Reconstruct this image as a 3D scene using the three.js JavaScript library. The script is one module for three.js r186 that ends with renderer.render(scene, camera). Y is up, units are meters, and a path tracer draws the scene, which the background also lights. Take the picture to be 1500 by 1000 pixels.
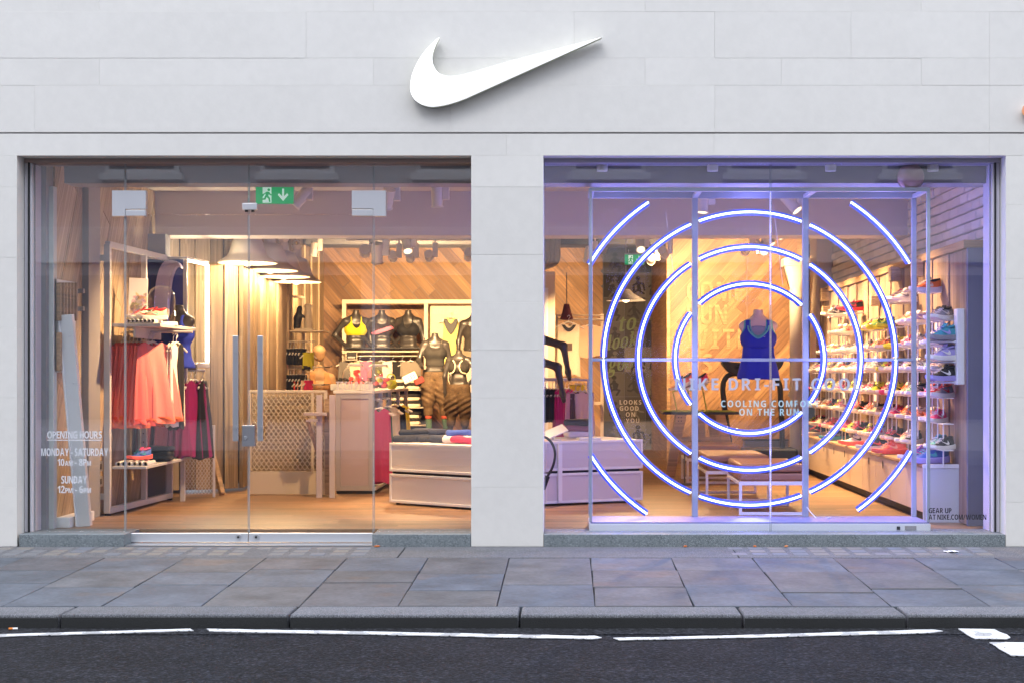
import * as THREE from 'three';
import { RoundedBoxGeometry } from 'three/addons/geometries/RoundedBoxGeometry.js';
import { TextGeometry } from 'three/addons/geometries/TextGeometry.js';
import { FontLoader } from 'three/addons/loaders/FontLoader.js';
import { mergeGeometries, toCreasedNormals } from 'three/addons/utils/BufferGeometryUtils.js';

// ---------------------------------------------------------------- camera, sky, sun, exposure
const scene = new THREE.Scene();
const F = 2240, D0 = 11, EYE = 1.228;                 // focal length in photo pixels, metres to the facade, eye height
const camera = new THREE.PerspectiveCamera(2 * Math.atan(550 / F) * 180 / Math.PI, 1660 / 1100, 0.1, 600);
camera.position.set(0, EYE, D0);
camera.lookAt(0, EYE, 0);
camera.setViewOffset(1660, 1100, 0, 0, 1500, 1000);   // a lens shifted up and sideways, as for architecture

{ // overcast dusk sky
  const w = 64, h = 32, a = new Float32Array(w * h * 4);
  for (let j = 0; j < h; j++) for (let i = 0; i < w; i++) {
    const el = ((j + 0.5) / h - 0.5) * Math.PI, s = Math.max(0, Math.sin(el)), k = 2.95 * (0.82 + 0.5 * s);
    a.set(el > 0 ? [0.91 * k, 0.985 * k, 1.15 * k, 1] : [0.3, 0.31, 0.34, 1], (j * w + i) * 4);
  }
  const t = new THREE.DataTexture(a, w, h, THREE.RGBAFormat, THREE.FloatType);
  t.mapping = THREE.EquirectangularReflectionMapping; t.magFilter = THREE.LinearFilter; t.needsUpdate = true;
  scene.background = t; scene.environment = t;
}
const sun = new THREE.DirectionalLight(new THREE.Color(1, 0.97, 0.93), 1.0);
sun.position.set(-5, 16, 12); sun.castShadow = true; sun.shadow.radius = 30;
Object.assign(sun.shadow.camera, { left: -12, right: 12, top: 12, bottom: -12, far: 60 });
scene.add(sun, sun.target);
const renderer = new THREE.WebGLRenderer({ antialias: true });
renderer.toneMapping = THREE.LinearToneMapping;
renderer.toneMappingExposure = 1.0;
renderer.shadowMap.enabled = true;

// ---------------------------------------------------------------- helpers
const V = (x, y, z) => new THREE.Vector3(x, y, z);
const P = (px, py, d) => V((px - 830) * d / F, EYE + (550 - py) * d / F, D0 - d);
const X = (px, d) => (px - 830) * d / F, Y = (py, d) => EYE + (550 - py) * d / F, Z = (d) => D0 - d;
const FLOOR = 0.085, onFloor = (py) => F * (EYE - FLOOR) / (py - 550);
let seed = 7; const rnd = () => { seed = (seed * 1664525 + 1013904223) >>> 0; return seed / 4294967296; };
const rr = (a, b) => a + (b - a) * rnd(), pick = (a) => a[Math.floor(rnd() * a.length)];
const ORD = ['first', 'second', 'third', 'fourth', 'fifth', 'sixth', 'seventh', 'eighth', 'ninth', 'tenth', 'eleventh', 'twelfth', 'thirteenth', 'fourteenth', 'fifteenth', 'sixteenth', 'seventeenth', 'eighteenth', 'nineteenth', 'twentieth'];
const used = {};
function numbered(n) { const k = used[n] = (used[n] ?? -1) + 1; return k ? n + '_' + String(k).padStart(3, '0') : n; }
const clamp = (x, a, b) => Math.min(b, Math.max(a, x)), lerp = (a, b, t) => a + (b - a) * t, sstep = (a, b, x) => { const t = clamp((x - a) / (b - a), 0, 1); return t * t * (3 - 2 * t); };

function shade(o) { o.castShadow = o.receiveShadow = true; return o; }
function boxUV(g) { // uv in metres, by the main direction of each face
  const p = g.attributes.position, n = g.attributes.normal, uv = new Float32Array(p.count * 2);
  for (let i = 0; i < p.count; i++) {
    const a = Math.abs(n.getX(i)), b = Math.abs(n.getY(i)), c = Math.abs(n.getZ(i));
    const [u, v] = a > b && a > c ? [p.getZ(i), p.getY(i)] : b > c ? [p.getX(i), p.getZ(i)] : [p.getX(i), p.getY(i)];
    uv[2 * i] = u; uv[2 * i + 1] = v;
  }
  g.setAttribute('uv', new THREE.BufferAttribute(uv, 2)); return g;
}
function join(gs) {
  gs = Array.isArray(gs) ? gs : [gs];
  if (gs.length === 1) return gs[0];
  return mergeGeometries(gs.map((g) => { g = g.index ? g.toNonIndexed() : g; for (const k of Object.keys(g.attributes)) if (!['position', 'normal', 'uv'].includes(k)) g.deleteAttribute(k); return g; }));
}
function mesh(name, gs, mat, parent = scene) {
  const g = join(gs);
  if (mat.userData.metres && !g.userData.ownUV) boxUV(g);
  const m = shade(new THREE.Mesh(g, mat)); m.name = parent === scene ? numbered(name) : name; parent.add(m); return m;
}
function tag(o, label, category, group) { o.userData.label = label; o.userData.category = category; if (group) o.userData.group = group; return o; }
function thing(name, label, category, pos = [0, 0, 0], turn = 0, group) {
  const o = new THREE.Group(); o.name = numbered(name); scene.add(o);
  if (pos.isVector3) o.position.copy(pos); else o.position.set(...pos);
  o.rotation.y = turn; return tag(o, label, category, group);
}
function structGroup(name) { const o = new THREE.Group(); o.name = numbered(name); o.userData.kind = 'structure'; scene.add(o); return o; }
function struct(name, gs, mat) { const m = mesh(name, gs, mat); m.userData.kind = 'structure'; return m; }

const box = (w, h, d, x = 0, y = 0, z = 0) => new THREE.BoxGeometry(w, h, d).translate(x, y, z);
const box2 = (x0, x1, y0, y1, z0, z1) => box(Math.abs(x1 - x0), Math.abs(y1 - y0), Math.abs(z1 - z0), (x0 + x1) / 2, (y0 + y1) / 2, (z0 + z1) / 2);
const rbox = (w, h, d, r = 0.006, x = 0, y = 0, z = 0, s = 1) => new RoundedBoxGeometry(w, h, d, s, Math.min(r, w / 2.01, h / 2.01, d / 2.01)).translate(x, y, z);
const rbox2 = (x0, x1, y0, y1, z0, z1, r = 0.005) => rbox(Math.abs(x1 - x0), Math.abs(y1 - y0), Math.abs(z1 - z0), r, (x0 + x1) / 2, (y0 + y1) / 2, (z0 + z1) / 2);
const cyl = (r0, r1, h, x = 0, y = 0, z = 0, n = 16) => new THREE.CylinderGeometry(r0, r1, h, n).translate(x, y, z);
const lathe = (pts, n = 24) => new THREE.LatheGeometry(pts.map(([x, y]) => new THREE.Vector2(x, y)), n);
function bar(a, b, w, h = w, r = 0.003) { // a squared bar from a to b
  const l = a.distanceTo(b), g = rbox(w, h, l, r), m = new THREE.Matrix4().lookAt(a, b, Math.abs(b.y - a.y) > 0.95 * l ? V(0, 0, 1) : V(0, 1, 0));
  m.setPosition((a.x + b.x) / 2, (a.y + b.y) / 2, (a.z + b.z) / 2); return g.applyMatrix4(m);
}
function tube(pts, r, n = 8, seg = 0, closed = false) { return new THREE.TubeGeometry(new THREE.CatmullRomCurve3(pts, closed), seg || pts.length * 6, r, n, closed); }
function rod(a, b, r, n = 10) { const g = new THREE.CylinderGeometry(r, r, a.distanceTo(b), n); g.applyQuaternion(new THREE.Quaternion().setFromUnitVectors(V(0, 1, 0), b.clone().sub(a).normalize())); return g.translate((a.x + b.x) / 2, (a.y + b.y) / 2, (a.z + b.z) / 2); }

// ---- procedural textures
function pn(x, y, per, s) { // periodic value noise
  const h = (i, j) => { let n = ((i % per + per) % per) * 374761393 + ((j % per + per) % per) * 668265263 + s * 974634777; n = Math.imul(n ^ (n >>> 13), 1274126177); return ((n ^ (n >>> 16)) >>> 0) / 4294967296; };
  const i = Math.floor(x), j = Math.floor(y), fx = x - i, fy = y - j, u = fx * fx * (3 - 2 * fx), v = fy * fy * (3 - 2 * fy);
  return lerp(lerp(h(i, j), h(i + 1, j), u), lerp(h(i, j + 1), h(i + 1, j + 1), u), v);
}
function fbm(u, v, per, oct, s) { let a = 0.5, t = 0, n = 0; for (let o = 0; o < oct; o++) { t += a * pn(u * per, v * per, per, s + o); n += a; a *= 0.55; per *= 2; } return t / n; }
function tex(size, metres, fn, srgb = true, w = size, mx = metres) {
  const a = new Uint8Array(w * size * 4);
  for (let j = 0; j < size; j++) for (let i = 0; i < w; i++) { const c = fn(i / w, j / size); const k = (j * w + i) * 4; for (let q = 0; q < 3; q++) a[k + q] = clamp(255 * (c.length ? c[q] : c), 0, 255); a[k + 3] = 255; }
  const t = new THREE.DataTexture(a, w, size); t.wrapS = t.wrapT = THREE.RepeatWrapping; t.magFilter = THREE.LinearFilter; t.minFilter = THREE.LinearMipmapLinearFilter; t.repeat.set(1 / mx, 1 / metres);
  if (srgb) t.colorSpace = THREE.SRGBColorSpace; t.needsUpdate = true; return t;
}
function canvasTex(w, h, draw) { const c = document.createElement('canvas'); c.width = w; c.height = h; draw(c.getContext('2d'), w, h); const t = new THREE.CanvasTexture(c); t.colorSpace = THREE.SRGBColorSpace; return t; }
const col = (c) => Array.isArray(c) ? new THREE.Color().setRGB(...c) : new THREE.Color(c);
function mat(c, rough = 0.6, o = {}) {
  const { metal = 0, metres = false, ...rest } = o, phys = ['transmission', 'clearcoat', 'sheen', 'ior', 'specularIntensity'].some((k) => k in rest);
  const m = new (phys ? THREE.MeshPhysicalMaterial : THREE.MeshStandardMaterial)({ color: col(c), roughness: rough, metalness: metal, ...rest });
  m.userData = { metres: metres || !!(rest.map || rest.bumpMap) }; return m;
}
const glow = (c, k, o = {}) => mat(0x111111, 0.5, { emissive: col(c), emissiveIntensity: k, ...o });

const stoneMap = tex(512, 2.4, (u, v) => { const a = fbm(u, v, 4, 4, 3), b = fbm(u, v, 48, 3, 9), k = 0.95 + 0.035 * (a - 0.5) + 0.03 * (b - 0.5); return [k, k * 0.995, k * 0.985]; });
const stoneBump = tex(512, 0.9, (u, v) => 0.6 * fbm(u, v, 60, 3, 21) + 0.4 * fbm(u, v, 12, 3, 5), false);
const roadMap = tex(1024, 1.3, (u, v) => { const s = pn(u * 130, v * 130, 130, 4), q = pn(u * 64, v * 64, 64, 14), a = fbm(u, v, 5, 4, 6); let k = 0.5 + 0.2 * (a - 0.5) + 0.2 * (s - 0.5); if (s > 0.76) k += 0.28; if (q > 0.80) k += 0.24; if (q < 0.2) k -= 0.16; return [k, k, k * 1.03]; });
const roadBump = tex(1024, 1.3, (u, v) => 0.55 * pn(u * 110, v * 110, 110, 14) + 0.45 * pn(u * 190, v * 190, 190, 4), false);
const speckMap = tex(512, 0.35, (u, v) => { const s = pn(u * 120, v * 120, 120, 31), b = pn(u * 70, v * 70, 70, 33), a = fbm(u, v, 5, 3, 2); let k = 0.72 + 0.12 * (a - 0.5); k += s > 0.7 ? 0.2 : s < 0.3 ? -0.22 : 0; k += b > 0.78 ? 0.14 : 0; return [k, k, k * 1.01]; });
const slabMap = tex(512, 1.9, (u, v) => { const a = fbm(u, v, 3, 5, 8), b = fbm(u * 0.999, v, 9, 4, 77), c = fbm(u, v, 90, 2, 12), w = sstep(0.52, 0.62, a); const k = 0.8 + 0.34 * (b - 0.5) + 0.16 * (c - 0.5); return [k * lerp(0.97, 1.06, w), k * lerp(1, 0.985, w), k * lerp(1.04, 0.95, w)]; });
const slabBump = tex(512, 1.1, (u, v) => 0.5 * fbm(u, v, 7, 5, 41) + 0.5 * fbm(u, v, 70, 3, 43), false);
const grain = (u, v, s) => { const wob = 0.05 * (fbm(u, v, 3, 2, s) - 0.5), l = pn(u * 3, (v + wob) * 40, 120, s + 2), l2 = pn(u * 8, (v + wob) * 110, 440, s + 5), a = fbm(u, v, 3, 3, s + 9); return 0.86 + 0.2 * (l - 0.5) + 0.12 * (l2 - 0.5) + 0.16 * (a - 0.5); };
const woodMap = tex(512, 0.6, (u, v) => { const k = grain(u, v, 51); return [k, k * 0.985 - 0.01, k * 0.95 - 0.01]; }, true, 512, 1.9);
const floorMap = tex(1024, 1.44, (u, v) => { // 12 boards across, each in three lengths
  const b = Math.floor(v * 12), off = pn(b * 1.7, 3.3, 64, 91), q = Math.floor((u + off) * 3), t = pn(b * 3.1 + 0.5, (q % 3) * 5.7 + 0.5, 97, 93), fv = v * 12 - b, fu = (u + off) * 3 - q;
  let k = grain((u + t) % 1, v, 55) * (0.88 + 0.24 * (t - 0.5)); if (fv < 0.035 || fu < 0.004) k *= 0.72; return [k, k * (0.985 - 0.03 * (t - 0.5)), k * 0.95];
}, true, 1024, 3.6);
const paintMap = tex(512, 0.7, (u, v) => { const s = pn(u * 90, v * 90, 90, 81), a = fbm(u, v, 7, 4, 83), k = 0.92 + 0.12 * (a - 0.5); return s > 0.86 && a > 0.42 ? k * 0.5 : a > 0.66 ? k * 0.75 : k; });
const brickBump = tex(256, 0.3, (u, v) => 0.55 * fbm(u, v, 10, 4, 61) + 0.45 * fbm(u, v, 40, 2, 66), false);
const clothBump = tex(256, 0.25, (u, v) => fbm(u, v, 8, 4, 71), false);

const M = {
  stone: [0.985, 1, 0.992, 1.012].map((k) => mat([0.63 * k, 0.615 * k, 0.585 * k], 0.85, { map: stoneMap, bumpMap: stoneBump, bumpScale: 0.0006 })),
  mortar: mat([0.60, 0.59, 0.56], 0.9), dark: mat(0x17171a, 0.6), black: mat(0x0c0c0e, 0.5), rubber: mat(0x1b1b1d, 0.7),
  granite: mat([0.26, 0.30, 0.31], 0.6, { map: speckMap, bumpMap: speckMap, bumpScale: 0.0006 }),
  kerb: [1, 0.9, 1.08].map((k) => mat([0.19 * k, 0.195 * k, 0.208 * k], 0.85, { map: speckMap, bumpMap: speckMap, bumpScale: 0.002 })),
  road: mat([0.030, 0.032, 0.040], 0.95, { specularIntensity: 0.35, map: roadMap, bumpMap: roadBump, bumpScale: 0.006 }),
  gutter: mat([0.048, 0.049, 0.054], 0.95, { specularIntensity: 0.35, map: roadMap, bumpMap: roadBump, bumpScale: 0.004 }),
  paint: mat([0.60, 0.60, 0.60], 0.8, { map: paintMap, bumpMap: roadBump, bumpScale: 0.002 }),
  slab: [[0.118, 0.127, 0.142], [0.106, 0.117, 0.135], [0.128, 0.118, 0.118], [0.122, 0.114, 0.110], [0.112, 0.119, 0.130], [0.132, 0.127, 0.126]].map((c) => mat(c, 0.75, { map: slabMap, bumpMap: slabBump, bumpScale: 0.003 })),
  concrete: mat([0.19, 0.19, 0.195], 0.9, { map: speckMap, bumpMap: speckMap, bumpScale: 0.001 }),
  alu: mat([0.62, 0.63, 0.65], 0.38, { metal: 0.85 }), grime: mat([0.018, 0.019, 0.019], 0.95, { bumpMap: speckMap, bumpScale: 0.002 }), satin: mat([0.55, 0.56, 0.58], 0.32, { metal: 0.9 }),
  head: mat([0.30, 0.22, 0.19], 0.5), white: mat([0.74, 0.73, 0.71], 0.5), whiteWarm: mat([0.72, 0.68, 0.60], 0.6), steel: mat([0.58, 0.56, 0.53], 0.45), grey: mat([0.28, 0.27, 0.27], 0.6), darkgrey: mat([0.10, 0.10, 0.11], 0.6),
  plaster: mat([0.50, 0.45, 0.43], 0.9), ceiling: mat([0.40, 0.36, 0.32], 0.95), navyWall: mat([0.13, 0.13, 0.17], 0.8),
  plank: [[0.40, 0.225, 0.095], [0.31, 0.165, 0.066], [0.47, 0.27, 0.125], [0.36, 0.195, 0.08], [0.25, 0.125, 0.05]].map((c) => mat(c, 0.55, { map: woodMap, bumpMap: woodMap, bumpScale: 0.0008 })),
  shoeBoard: [[0.40, 0.29, 0.22], [0.36, 0.26, 0.20], [0.43, 0.32, 0.25]].map((c) => mat(c, 0.65, { map: woodMap, bumpMap: woodMap, bumpScale: 0.001 })),
  board: [[0.58, 0.47, 0.33], [0.52, 0.41, 0.28], [0.63, 0.52, 0.38], [0.48, 0.37, 0.25]].map((c) => mat(c, 0.6, { map: woodMap, bumpMap: woodMap, bumpScale: 0.001 })),
  floor: mat([0.44, 0.25, 0.125], 0.42, { map: floorMap, bumpMap: floorMap, bumpScale: 0.0006 }),
  timber: mat([0.55, 0.36, 0.19], 0.55, { map: woodMap }),
  brick: [[0.66, 0.62, 0.58], [0.60, 0.56, 0.53], [0.70, 0.67, 0.63]].map((c) => mat(c, 0.85, { bumpMap: brickBump, bumpScale: 0.006 })),
  glass: mat([0.93, 0.95, 0.955], 0.0, { transmission: 1, thickness: 0, ior: 1.6 }),
  glassEdge: mat([0.28, 0.32, 0.33], 0.25),
  acrylic: mat([0.97, 0.97, 0.98], 0.02, { transmission: 1, thickness: 0, ior: 1.5 }),
  mannequin: mat([0.040, 0.036, 0.034], 0.36), leather: mat([0.30, 0.135, 0.065], 0.45, { bumpMap: clothBump, bumpScale: 0.0015 }),
};
const fabricCache = {};
const fabric = (hex) => fabricCache[hex] ??= mat(hex, 0.85, { sheen: 0.3, sheenRoughness: 0.6, bumpMap: clothBump, bumpScale: 0.002 });

// ---- lettering
const fonts = {}, capOf = {};
for (const n of ['sans_bold', 'sans_regular', 'serif_bold']) fonts[n] = await new FontLoader().loadAsync('fonts/droid/droid_' + n + '.typeface.json');
for (const n in fonts) { const g = new TextGeometry('H', { font: fonts[n], size: 1, depth: 1, bevelEnabled: false }); g.computeBoundingBox(); capOf[n] = g.boundingBox.max.y; }
function letters(str, W, H, depth = 0.002, track = 0, font = 'sans_bold', small = '') { // fits W x H metres, origin at the left end of the base line
  const gs = []; let x = 0;
  for (const ch of str) {
    if (ch === ' ') { x += 0.32 + track; continue; }
    const s = small.includes(ch) ? 0.72 : 1, g = new TextGeometry(ch, { font: fonts[font], size: s, depth: 1, curveSegments: 5, bevelEnabled: false }); g.computeBoundingBox();
    const b = g.boundingBox, w = b.max.x - b.min.x; g.translate(x - b.min.x, 0, 0); x += w + (0.11 + track) * s * capOf[font]; gs.push(g);
  }
  const g = join(gs); g.computeBoundingBox(); const b = g.boundingBox;
  g.translate(-b.min.x, 0, 0); g.scale(W / (b.max.x - b.min.x), H / capOf[font], depth); g.computeVertexNormals(); return g;
}
// ================================================================ the street
const FALL = 0.025, KERB_Z0 = D0 - 8.545, KERB_Z1 = D0 - 8.25, ROAD_Y = -0.137;
const paveY = (z) => -FALL * z;
{ // road: one sheet to the horizon
  const g = new THREE.PlaneGeometry(400, 200).rotateX(-Math.PI / 2).translate(0, ROAD_Y, 100 + KERB_Z1 - 0.05);
  const road = struct('road', g, M.road);
  mesh('gutter', new THREE.PlaneGeometry(40, 0.2).rotateX(-Math.PI / 2).translate(0, ROAD_Y + 0.004, KERB_Z1 + 0.1), M.gutter, road);
  struct('ground', box2(-200, 200, -1.4, -0.36, KERB_Z1 - 0.05, -160), M.concrete);
  // painted markings, from ground points
  const G = (px, py) => { const d = F * (EYE - ROAD_Y) / (py - 550); return [X(px, d), Z(d)]; };
  const mark = (pts, label) => {
    const out = []; // wobble the outline a little, as thermoplastic wears
    pts.forEach((p, i) => { const q = pts[(i + 1) % pts.length], a = G(...p), b = G(...q), n = Math.max(2, Math.round(Math.hypot(a[0] - b[0], a[1] - b[1]) / 0.09)); for (let k = 0; k < n; k++) out.push([lerp(a[0], b[0], k / n) + rr(-0.006, 0.006), lerp(a[1], b[1], k / n) + rr(-0.006, 0.006)]); });
    const g = new THREE.ExtrudeGeometry(new THREE.Shape(out.map(([x, z]) => new THREE.Vector2(x, -z))), { depth: 0.004, bevelEnabled: false }).rotateX(-Math.PI / 2).translate(0, ROAD_Y + 0.004, 0);
    const m = mesh('road_marking', g, M.paint, road); if (label) m.userData.label = label;
  };
  mark([[-160, 935], [0, 930.5], [277, 922.5], [284, 925], [0, 933.8], [-160, 938.5]]);
  mark([[303, 922.5], [560, 927], [870, 933], [880, 935.5], [866, 937.3], [560, 931], [306, 926]]);
  mark([[900, 936], [1100, 931.5], [1368, 923.5], [1381, 925.5], [1364, 928.3], [1100, 935], [906, 939]]);
  mark([[1405, 922.5], [1458, 923], [1482, 935], [1474, 937.5], [1428, 937]], 'short white block marking beside the kerb');
  mark([[1449, 942.5], [1600, 943], [1640, 963], [1484, 962]], 'short white block marking cut by the picture edge');
}
{ // kerb stones with joints where the photo shows them
  const kerb = structGroup('kerb');
  const js = [-5.6, X(100, 8.4), X(430, 8.4), X(762, 8.4), X(1084, 8.4), X(1320, 8.4), 3.3, 4.6, 5.9];
  for (let i = 0; i + 1 < js.length; i++) {
    const a = js[i] + 0.006, b = js[i + 1] - 0.006, y = paveY(KERB_Z0) + rr(-0.003, 0.004);
    const g = new RoundedBoxGeometry(b - a, 0.26, KERB_Z1 - KERB_Z0 + rr(-0.006, 0.006), 3, 0.013); g.translate((a + b) / 2, y - 0.13, (KERB_Z0 + KERB_Z1) / 2);
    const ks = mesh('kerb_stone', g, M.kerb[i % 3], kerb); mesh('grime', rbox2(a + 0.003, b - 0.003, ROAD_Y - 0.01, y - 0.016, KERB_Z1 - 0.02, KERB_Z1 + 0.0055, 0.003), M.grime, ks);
  }
}
{ // pavement: york stone flags in columns
  const pave = structGroup('pavement');
  mesh('bedding', new THREE.BoxGeometry(30, 0.02, 2.5).rotateX(Math.atan(FALL)).translate(0, paveY(1.2) - 0.055, 1.2), mat([0.06, 0.06, 0.062], 1), pave);
  const z0 = 0.56, z1 = KERB_Z0 - 0.012, x0 = 0.126 - 0.55 * 11;
  for (let c = 0; c < 22; c++) {
    const skew = rr(-0.015, 0.015), xa = x0 + c * 0.553 + 0.004, xb = xa + 0.5485, cuts = [z0];
    const n = 3, off = rr(-0.14, 0.14);
    for (let k = 1; k < n; k++) cuts.push(lerp(z0, z1, k / n) + off + rr(-0.1, 0.1));
    cuts.push(z1);
    for (let k = 0; k < n; k++) {
      const a = cuts[k] + 0.0025, b = cuts[k + 1] - 0.0025, g = new RoundedBoxGeometry(xb - xa, 0.05, b - a, 1, 0.006), p = g.attributes.position;
      for (let i = 0; i < p.count; i++) p.setXYZ(i, p.getX(i) + skew * p.getZ(i), p.getY(i), p.getZ(i));
      boxUV(g); const u = g.attributes.uv, du = rr(0, 5), dv = rr(0, 5); for (let i = 0; i < u.count; i++) u.setXY(i, u.getX(i) + du, u.getY(i) + dv);
      g.userData.ownUV = true;
      g.rotateX(Math.atan(FALL) + rr(-0.0035, 0.0035)); g.rotateZ(rr(-0.004, 0.004)); g.translate((xa + xb) / 2, paveY((a + b) / 2) - 0.025 + rr(-0.0022, 0.0022), (a + b) / 2);
      mesh('flagstone', g, pick(M.slab), pave);
    }
  }
  // pavement lights: glass blocks in a concrete strip at the foot of the shop front
  for (const [a, b] of [[-6, X(590, 10.8)], [X(590, 10.8), X(1075, 10.8)], [X(1075, 10.8), 6]]) mesh('concrete_strip', new RoundedBoxGeometry(b - a - 0.008, 0.06, 0.55, 1, 0.004).rotateX(Math.atan(FALL)).translate((a + b) / 2, paveY(0.28) - 0.03, 0.278), M.concrete, pave);
  const prism = [mat([0.13, 0.13, 0.135], 0.75), mat([0.15, 0.138, 0.125], 0.75), mat([0.115, 0.125, 0.145], 0.75)], blk = rbox(0.108, 0.02, 0.108, 0.008);
  blk.userData.ownUV = true;
  for (const [a, b] of [[-4.0, -1.32], [1.2, 3.0]]) for (let x = a; x < b; x += 0.142) for (let r = 0; r < 3; r++) {
    if (rnd() < 0.08) continue;
    const m = mesh('glass_block', blk, pick(prism), pave), z = 0.11 + r * 0.142; m.position.set(x, paveY(z) - 0.006, z); m.rotation.x = Math.atan(FALL);
  }
}
{ // litter
  const c = thing('cigarette_butt', 'orange and white cigarette butt in the gutter at the kerb foot', 'litter', [X(20, 8.2), ROAD_Y + 0.012, KERB_Z1 + 0.07], 0.15); c.scale.setScalar(0.7);
  mesh('filter', rod(V(-0.03, 0, 0), V(0, 0, 0), 0.009), mat(0xc9762f, 0.9), c); mesh('paper', rod(V(0, 0, 0), V(0.035, 0, 0), 0.008), M.white, c);
  const s = new THREE.PlaneGeometry(0.13, 0.09, 6, 4).rotateX(-Math.PI / 2), p = s.attributes.position; for (let i = 0; i < p.count; i++) p.setY(i, rr(0, 0.022)); s.computeVertexNormals();
  const w = mesh('paper_scrap', s, mat(0xe8e8ea, 0.9, { side: THREE.DoubleSide })); w.position.set(X(1394, 10.7), paveY(0.3) + 0.004, 0.3); w.scale.set(0.75, 0.4, 0.6); tag(w, 'crumpled scrap of white paper on the pavement at the far right', 'litter');
  const leaf = [['small orange leaf at the left end of the wide granite sill', 1004], ['small orange leaf in the middle of the foot of the wide sill', 1106], ['pale orange leaf right of the middle at the foot of the sill', 1152], ['brown leaf at the foot of the short sill right of the glass doors', 552]];
  for (const [label, px] of leaf) { const g = new THREE.SphereGeometry(0.022, 7, 4).scale(1.2, 0.3, 0.6), m = mesh('fallen_leaf', g, mat(pick([0xb5622a, 0xa8703c, 0xc27a45]), 0.8)); m.position.set(X(px, 10.97), 0.006, 0.03); m.rotation.y = rr(0, 3); tag(m, label, 'leaf', 'leaves blown against the shop sill'); }
}

// ================================================================ the shop front
const YO = 2.809;  // head of both openings
const OPEN = [[X(24, 11), X(690, 11)], [X(796, 11), X(1474, 11)]], GZ = -0.2, GD = D0 - GZ;
{
  const f = thing('stone_shopfront', 'pale stone shop front with two wide glazed openings and a central pier', 'building', [0, 0, 0]);
  const stone = (x0, x1, y0, y1, depth = 0.3, push = 0) => { const g = rbox2(x0 + 0.0002, x1 - 0.0002, y0 + 0.0002, y1 - 0.0002, push, -depth, 0.0012); boxUV(g); const u = g.attributes.uv, du = rr(0, 7), dv = rr(0, 7); for (let i = 0; i < u.count; i++) u.setXY(i, u.getX(i) + du, u.getY(i) + dv); g.userData.ownUV = true; mesh('stone', g, pick(M.stone), f); };
  const px = (a) => a.map((p) => X(p, 11));
  const courses = [[2.9775, 3.315, [50, 660, 1047, 1450]], [3.315, 3.511, [145, 547, 841, 945, 1145, 1350, 1450]], [3.511, 3.845, [-60, 448, 841, 1047, 1247, 1450]], [3.845, 4.18, [145, 547, 945, 1350]], [4.18, 4.7, [50, 660, 1247]], [4.7, 5.3, [448, 1047]], [5.3, 6.0, [50, 660, 1247]]];
  for (const [y0, y1, js] of courses) { const e = [-7, ...px(js), 7]; for (let i = 0; i + 1 < e.length; i++) if (e[i + 1] > e[i]) stone(e[i], e[i + 1], y0, y1, 0.3, rr(-0.0012, 0.0012)); }
  const lj = [-7, ...px([150, 455, 742, 1046, 1247, 1450]), 7]; for (let i = 0; i + 1 < lj.length; i++) stone(lj[i], lj[i + 1], YO, 2.966, 0.36, rr(-0.001, 0.001));
  const ys = (list) => [0, ...list.map((p) => Y(p, 11)), YO];
  const pier = (x0, x1, list, depth, cut) => { const y = ys(list); for (let i = 0; i + 1 < y.length; i++) { if (cut && i % 2) { const m = lerp(x0, x1, cut); stone(x0, m, y[i], y[i + 1], depth); stone(m, x1, y[i], y[i + 1], depth); } else stone(x0, x1, y[i], y[i + 1], depth, rr(-0.001, 0.001)); } };
  pier(OPEN[0][1], OPEN[1][0], [713, 583, 513, 443, 373, 274].map((v) => v), 0.36);
  pier(-7, OPEN[0][0], [713, 613, 582, 480, 377, 274], 0.36, 0.62);
  pier(OPEN[1][1], 7, [735, 660, 582, 510, 408, 300], 0.36, 0.42);
  mesh('backing', [box2(-7, 7, 2.9, 6, -0.29, -0.4), box2(-7, OPEN[0][0] - 0.03, -0.3, 2.9, -0.03, -0.34), box2(OPEN[0][1] + 0.03, OPEN[1][0] - 0.03, -0.3, 2.9, -0.03, -0.34), box2(OPEN[1][1] + 0.03, 7, -0.3, 2.9, -0.03, -0.34)], M.mortar, f);
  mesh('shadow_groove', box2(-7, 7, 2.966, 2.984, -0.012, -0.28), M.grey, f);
  // granite sills
  const sill = (x0, x1) => { const g = rbox2(x0, x1, -0.04, 0.088, 0.0, -0.40, 0.006); mesh('sill', g, M.granite, f); };
  sill(X(27, 11), X(181, 11)); sill(X(545, 11), OPEN[0][1] - 0.002); sill(OPEN[1][0] + 0.002, X(1474, 11) - 0.002);
  mesh('threshold', box2(X(181, 11) + 0.002, X(545, 11) - 0.002, -0.04, 0.006, -0.02, -0.40), M.satin, f);
  // jambs of both openings, and head strips painted like the shaded stone soffit
  for (const [i, [a, b]] of OPEN.entries()) {
    const m = i ? mat([0.34, 0.32, 0.38], 0.5) : M.head;  // brown and purple paint the light caught by the stone underside
    mesh('shaded_soffit', rbox2(a + 0.002, b - 0.002, YO - 0.032, YO - 0.001, -0.14, -0.34, 0.003), m, f);
    for (const [x, s] of i ? [[b, -1]] : [[a, 1]]) mesh('jamb', rbox2(x + s * 0.001, x + s * 0.055, 0.088, YO - 0.033, -0.15, -0.40, 0.004), mat(i ? [0.5, 0.48, 0.55] : [0.52, 0.50, 0.53], 0.5), f);
  }
  for (const x of [OPEN[0][0] + 0.03, OPEN[1][1] - 0.042]) mesh('cover_strip', rbox2(x, x + 0.012, 0.09, YO - 0.03, -0.135, -0.16, 0.002), M.dark, f);
}
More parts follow.
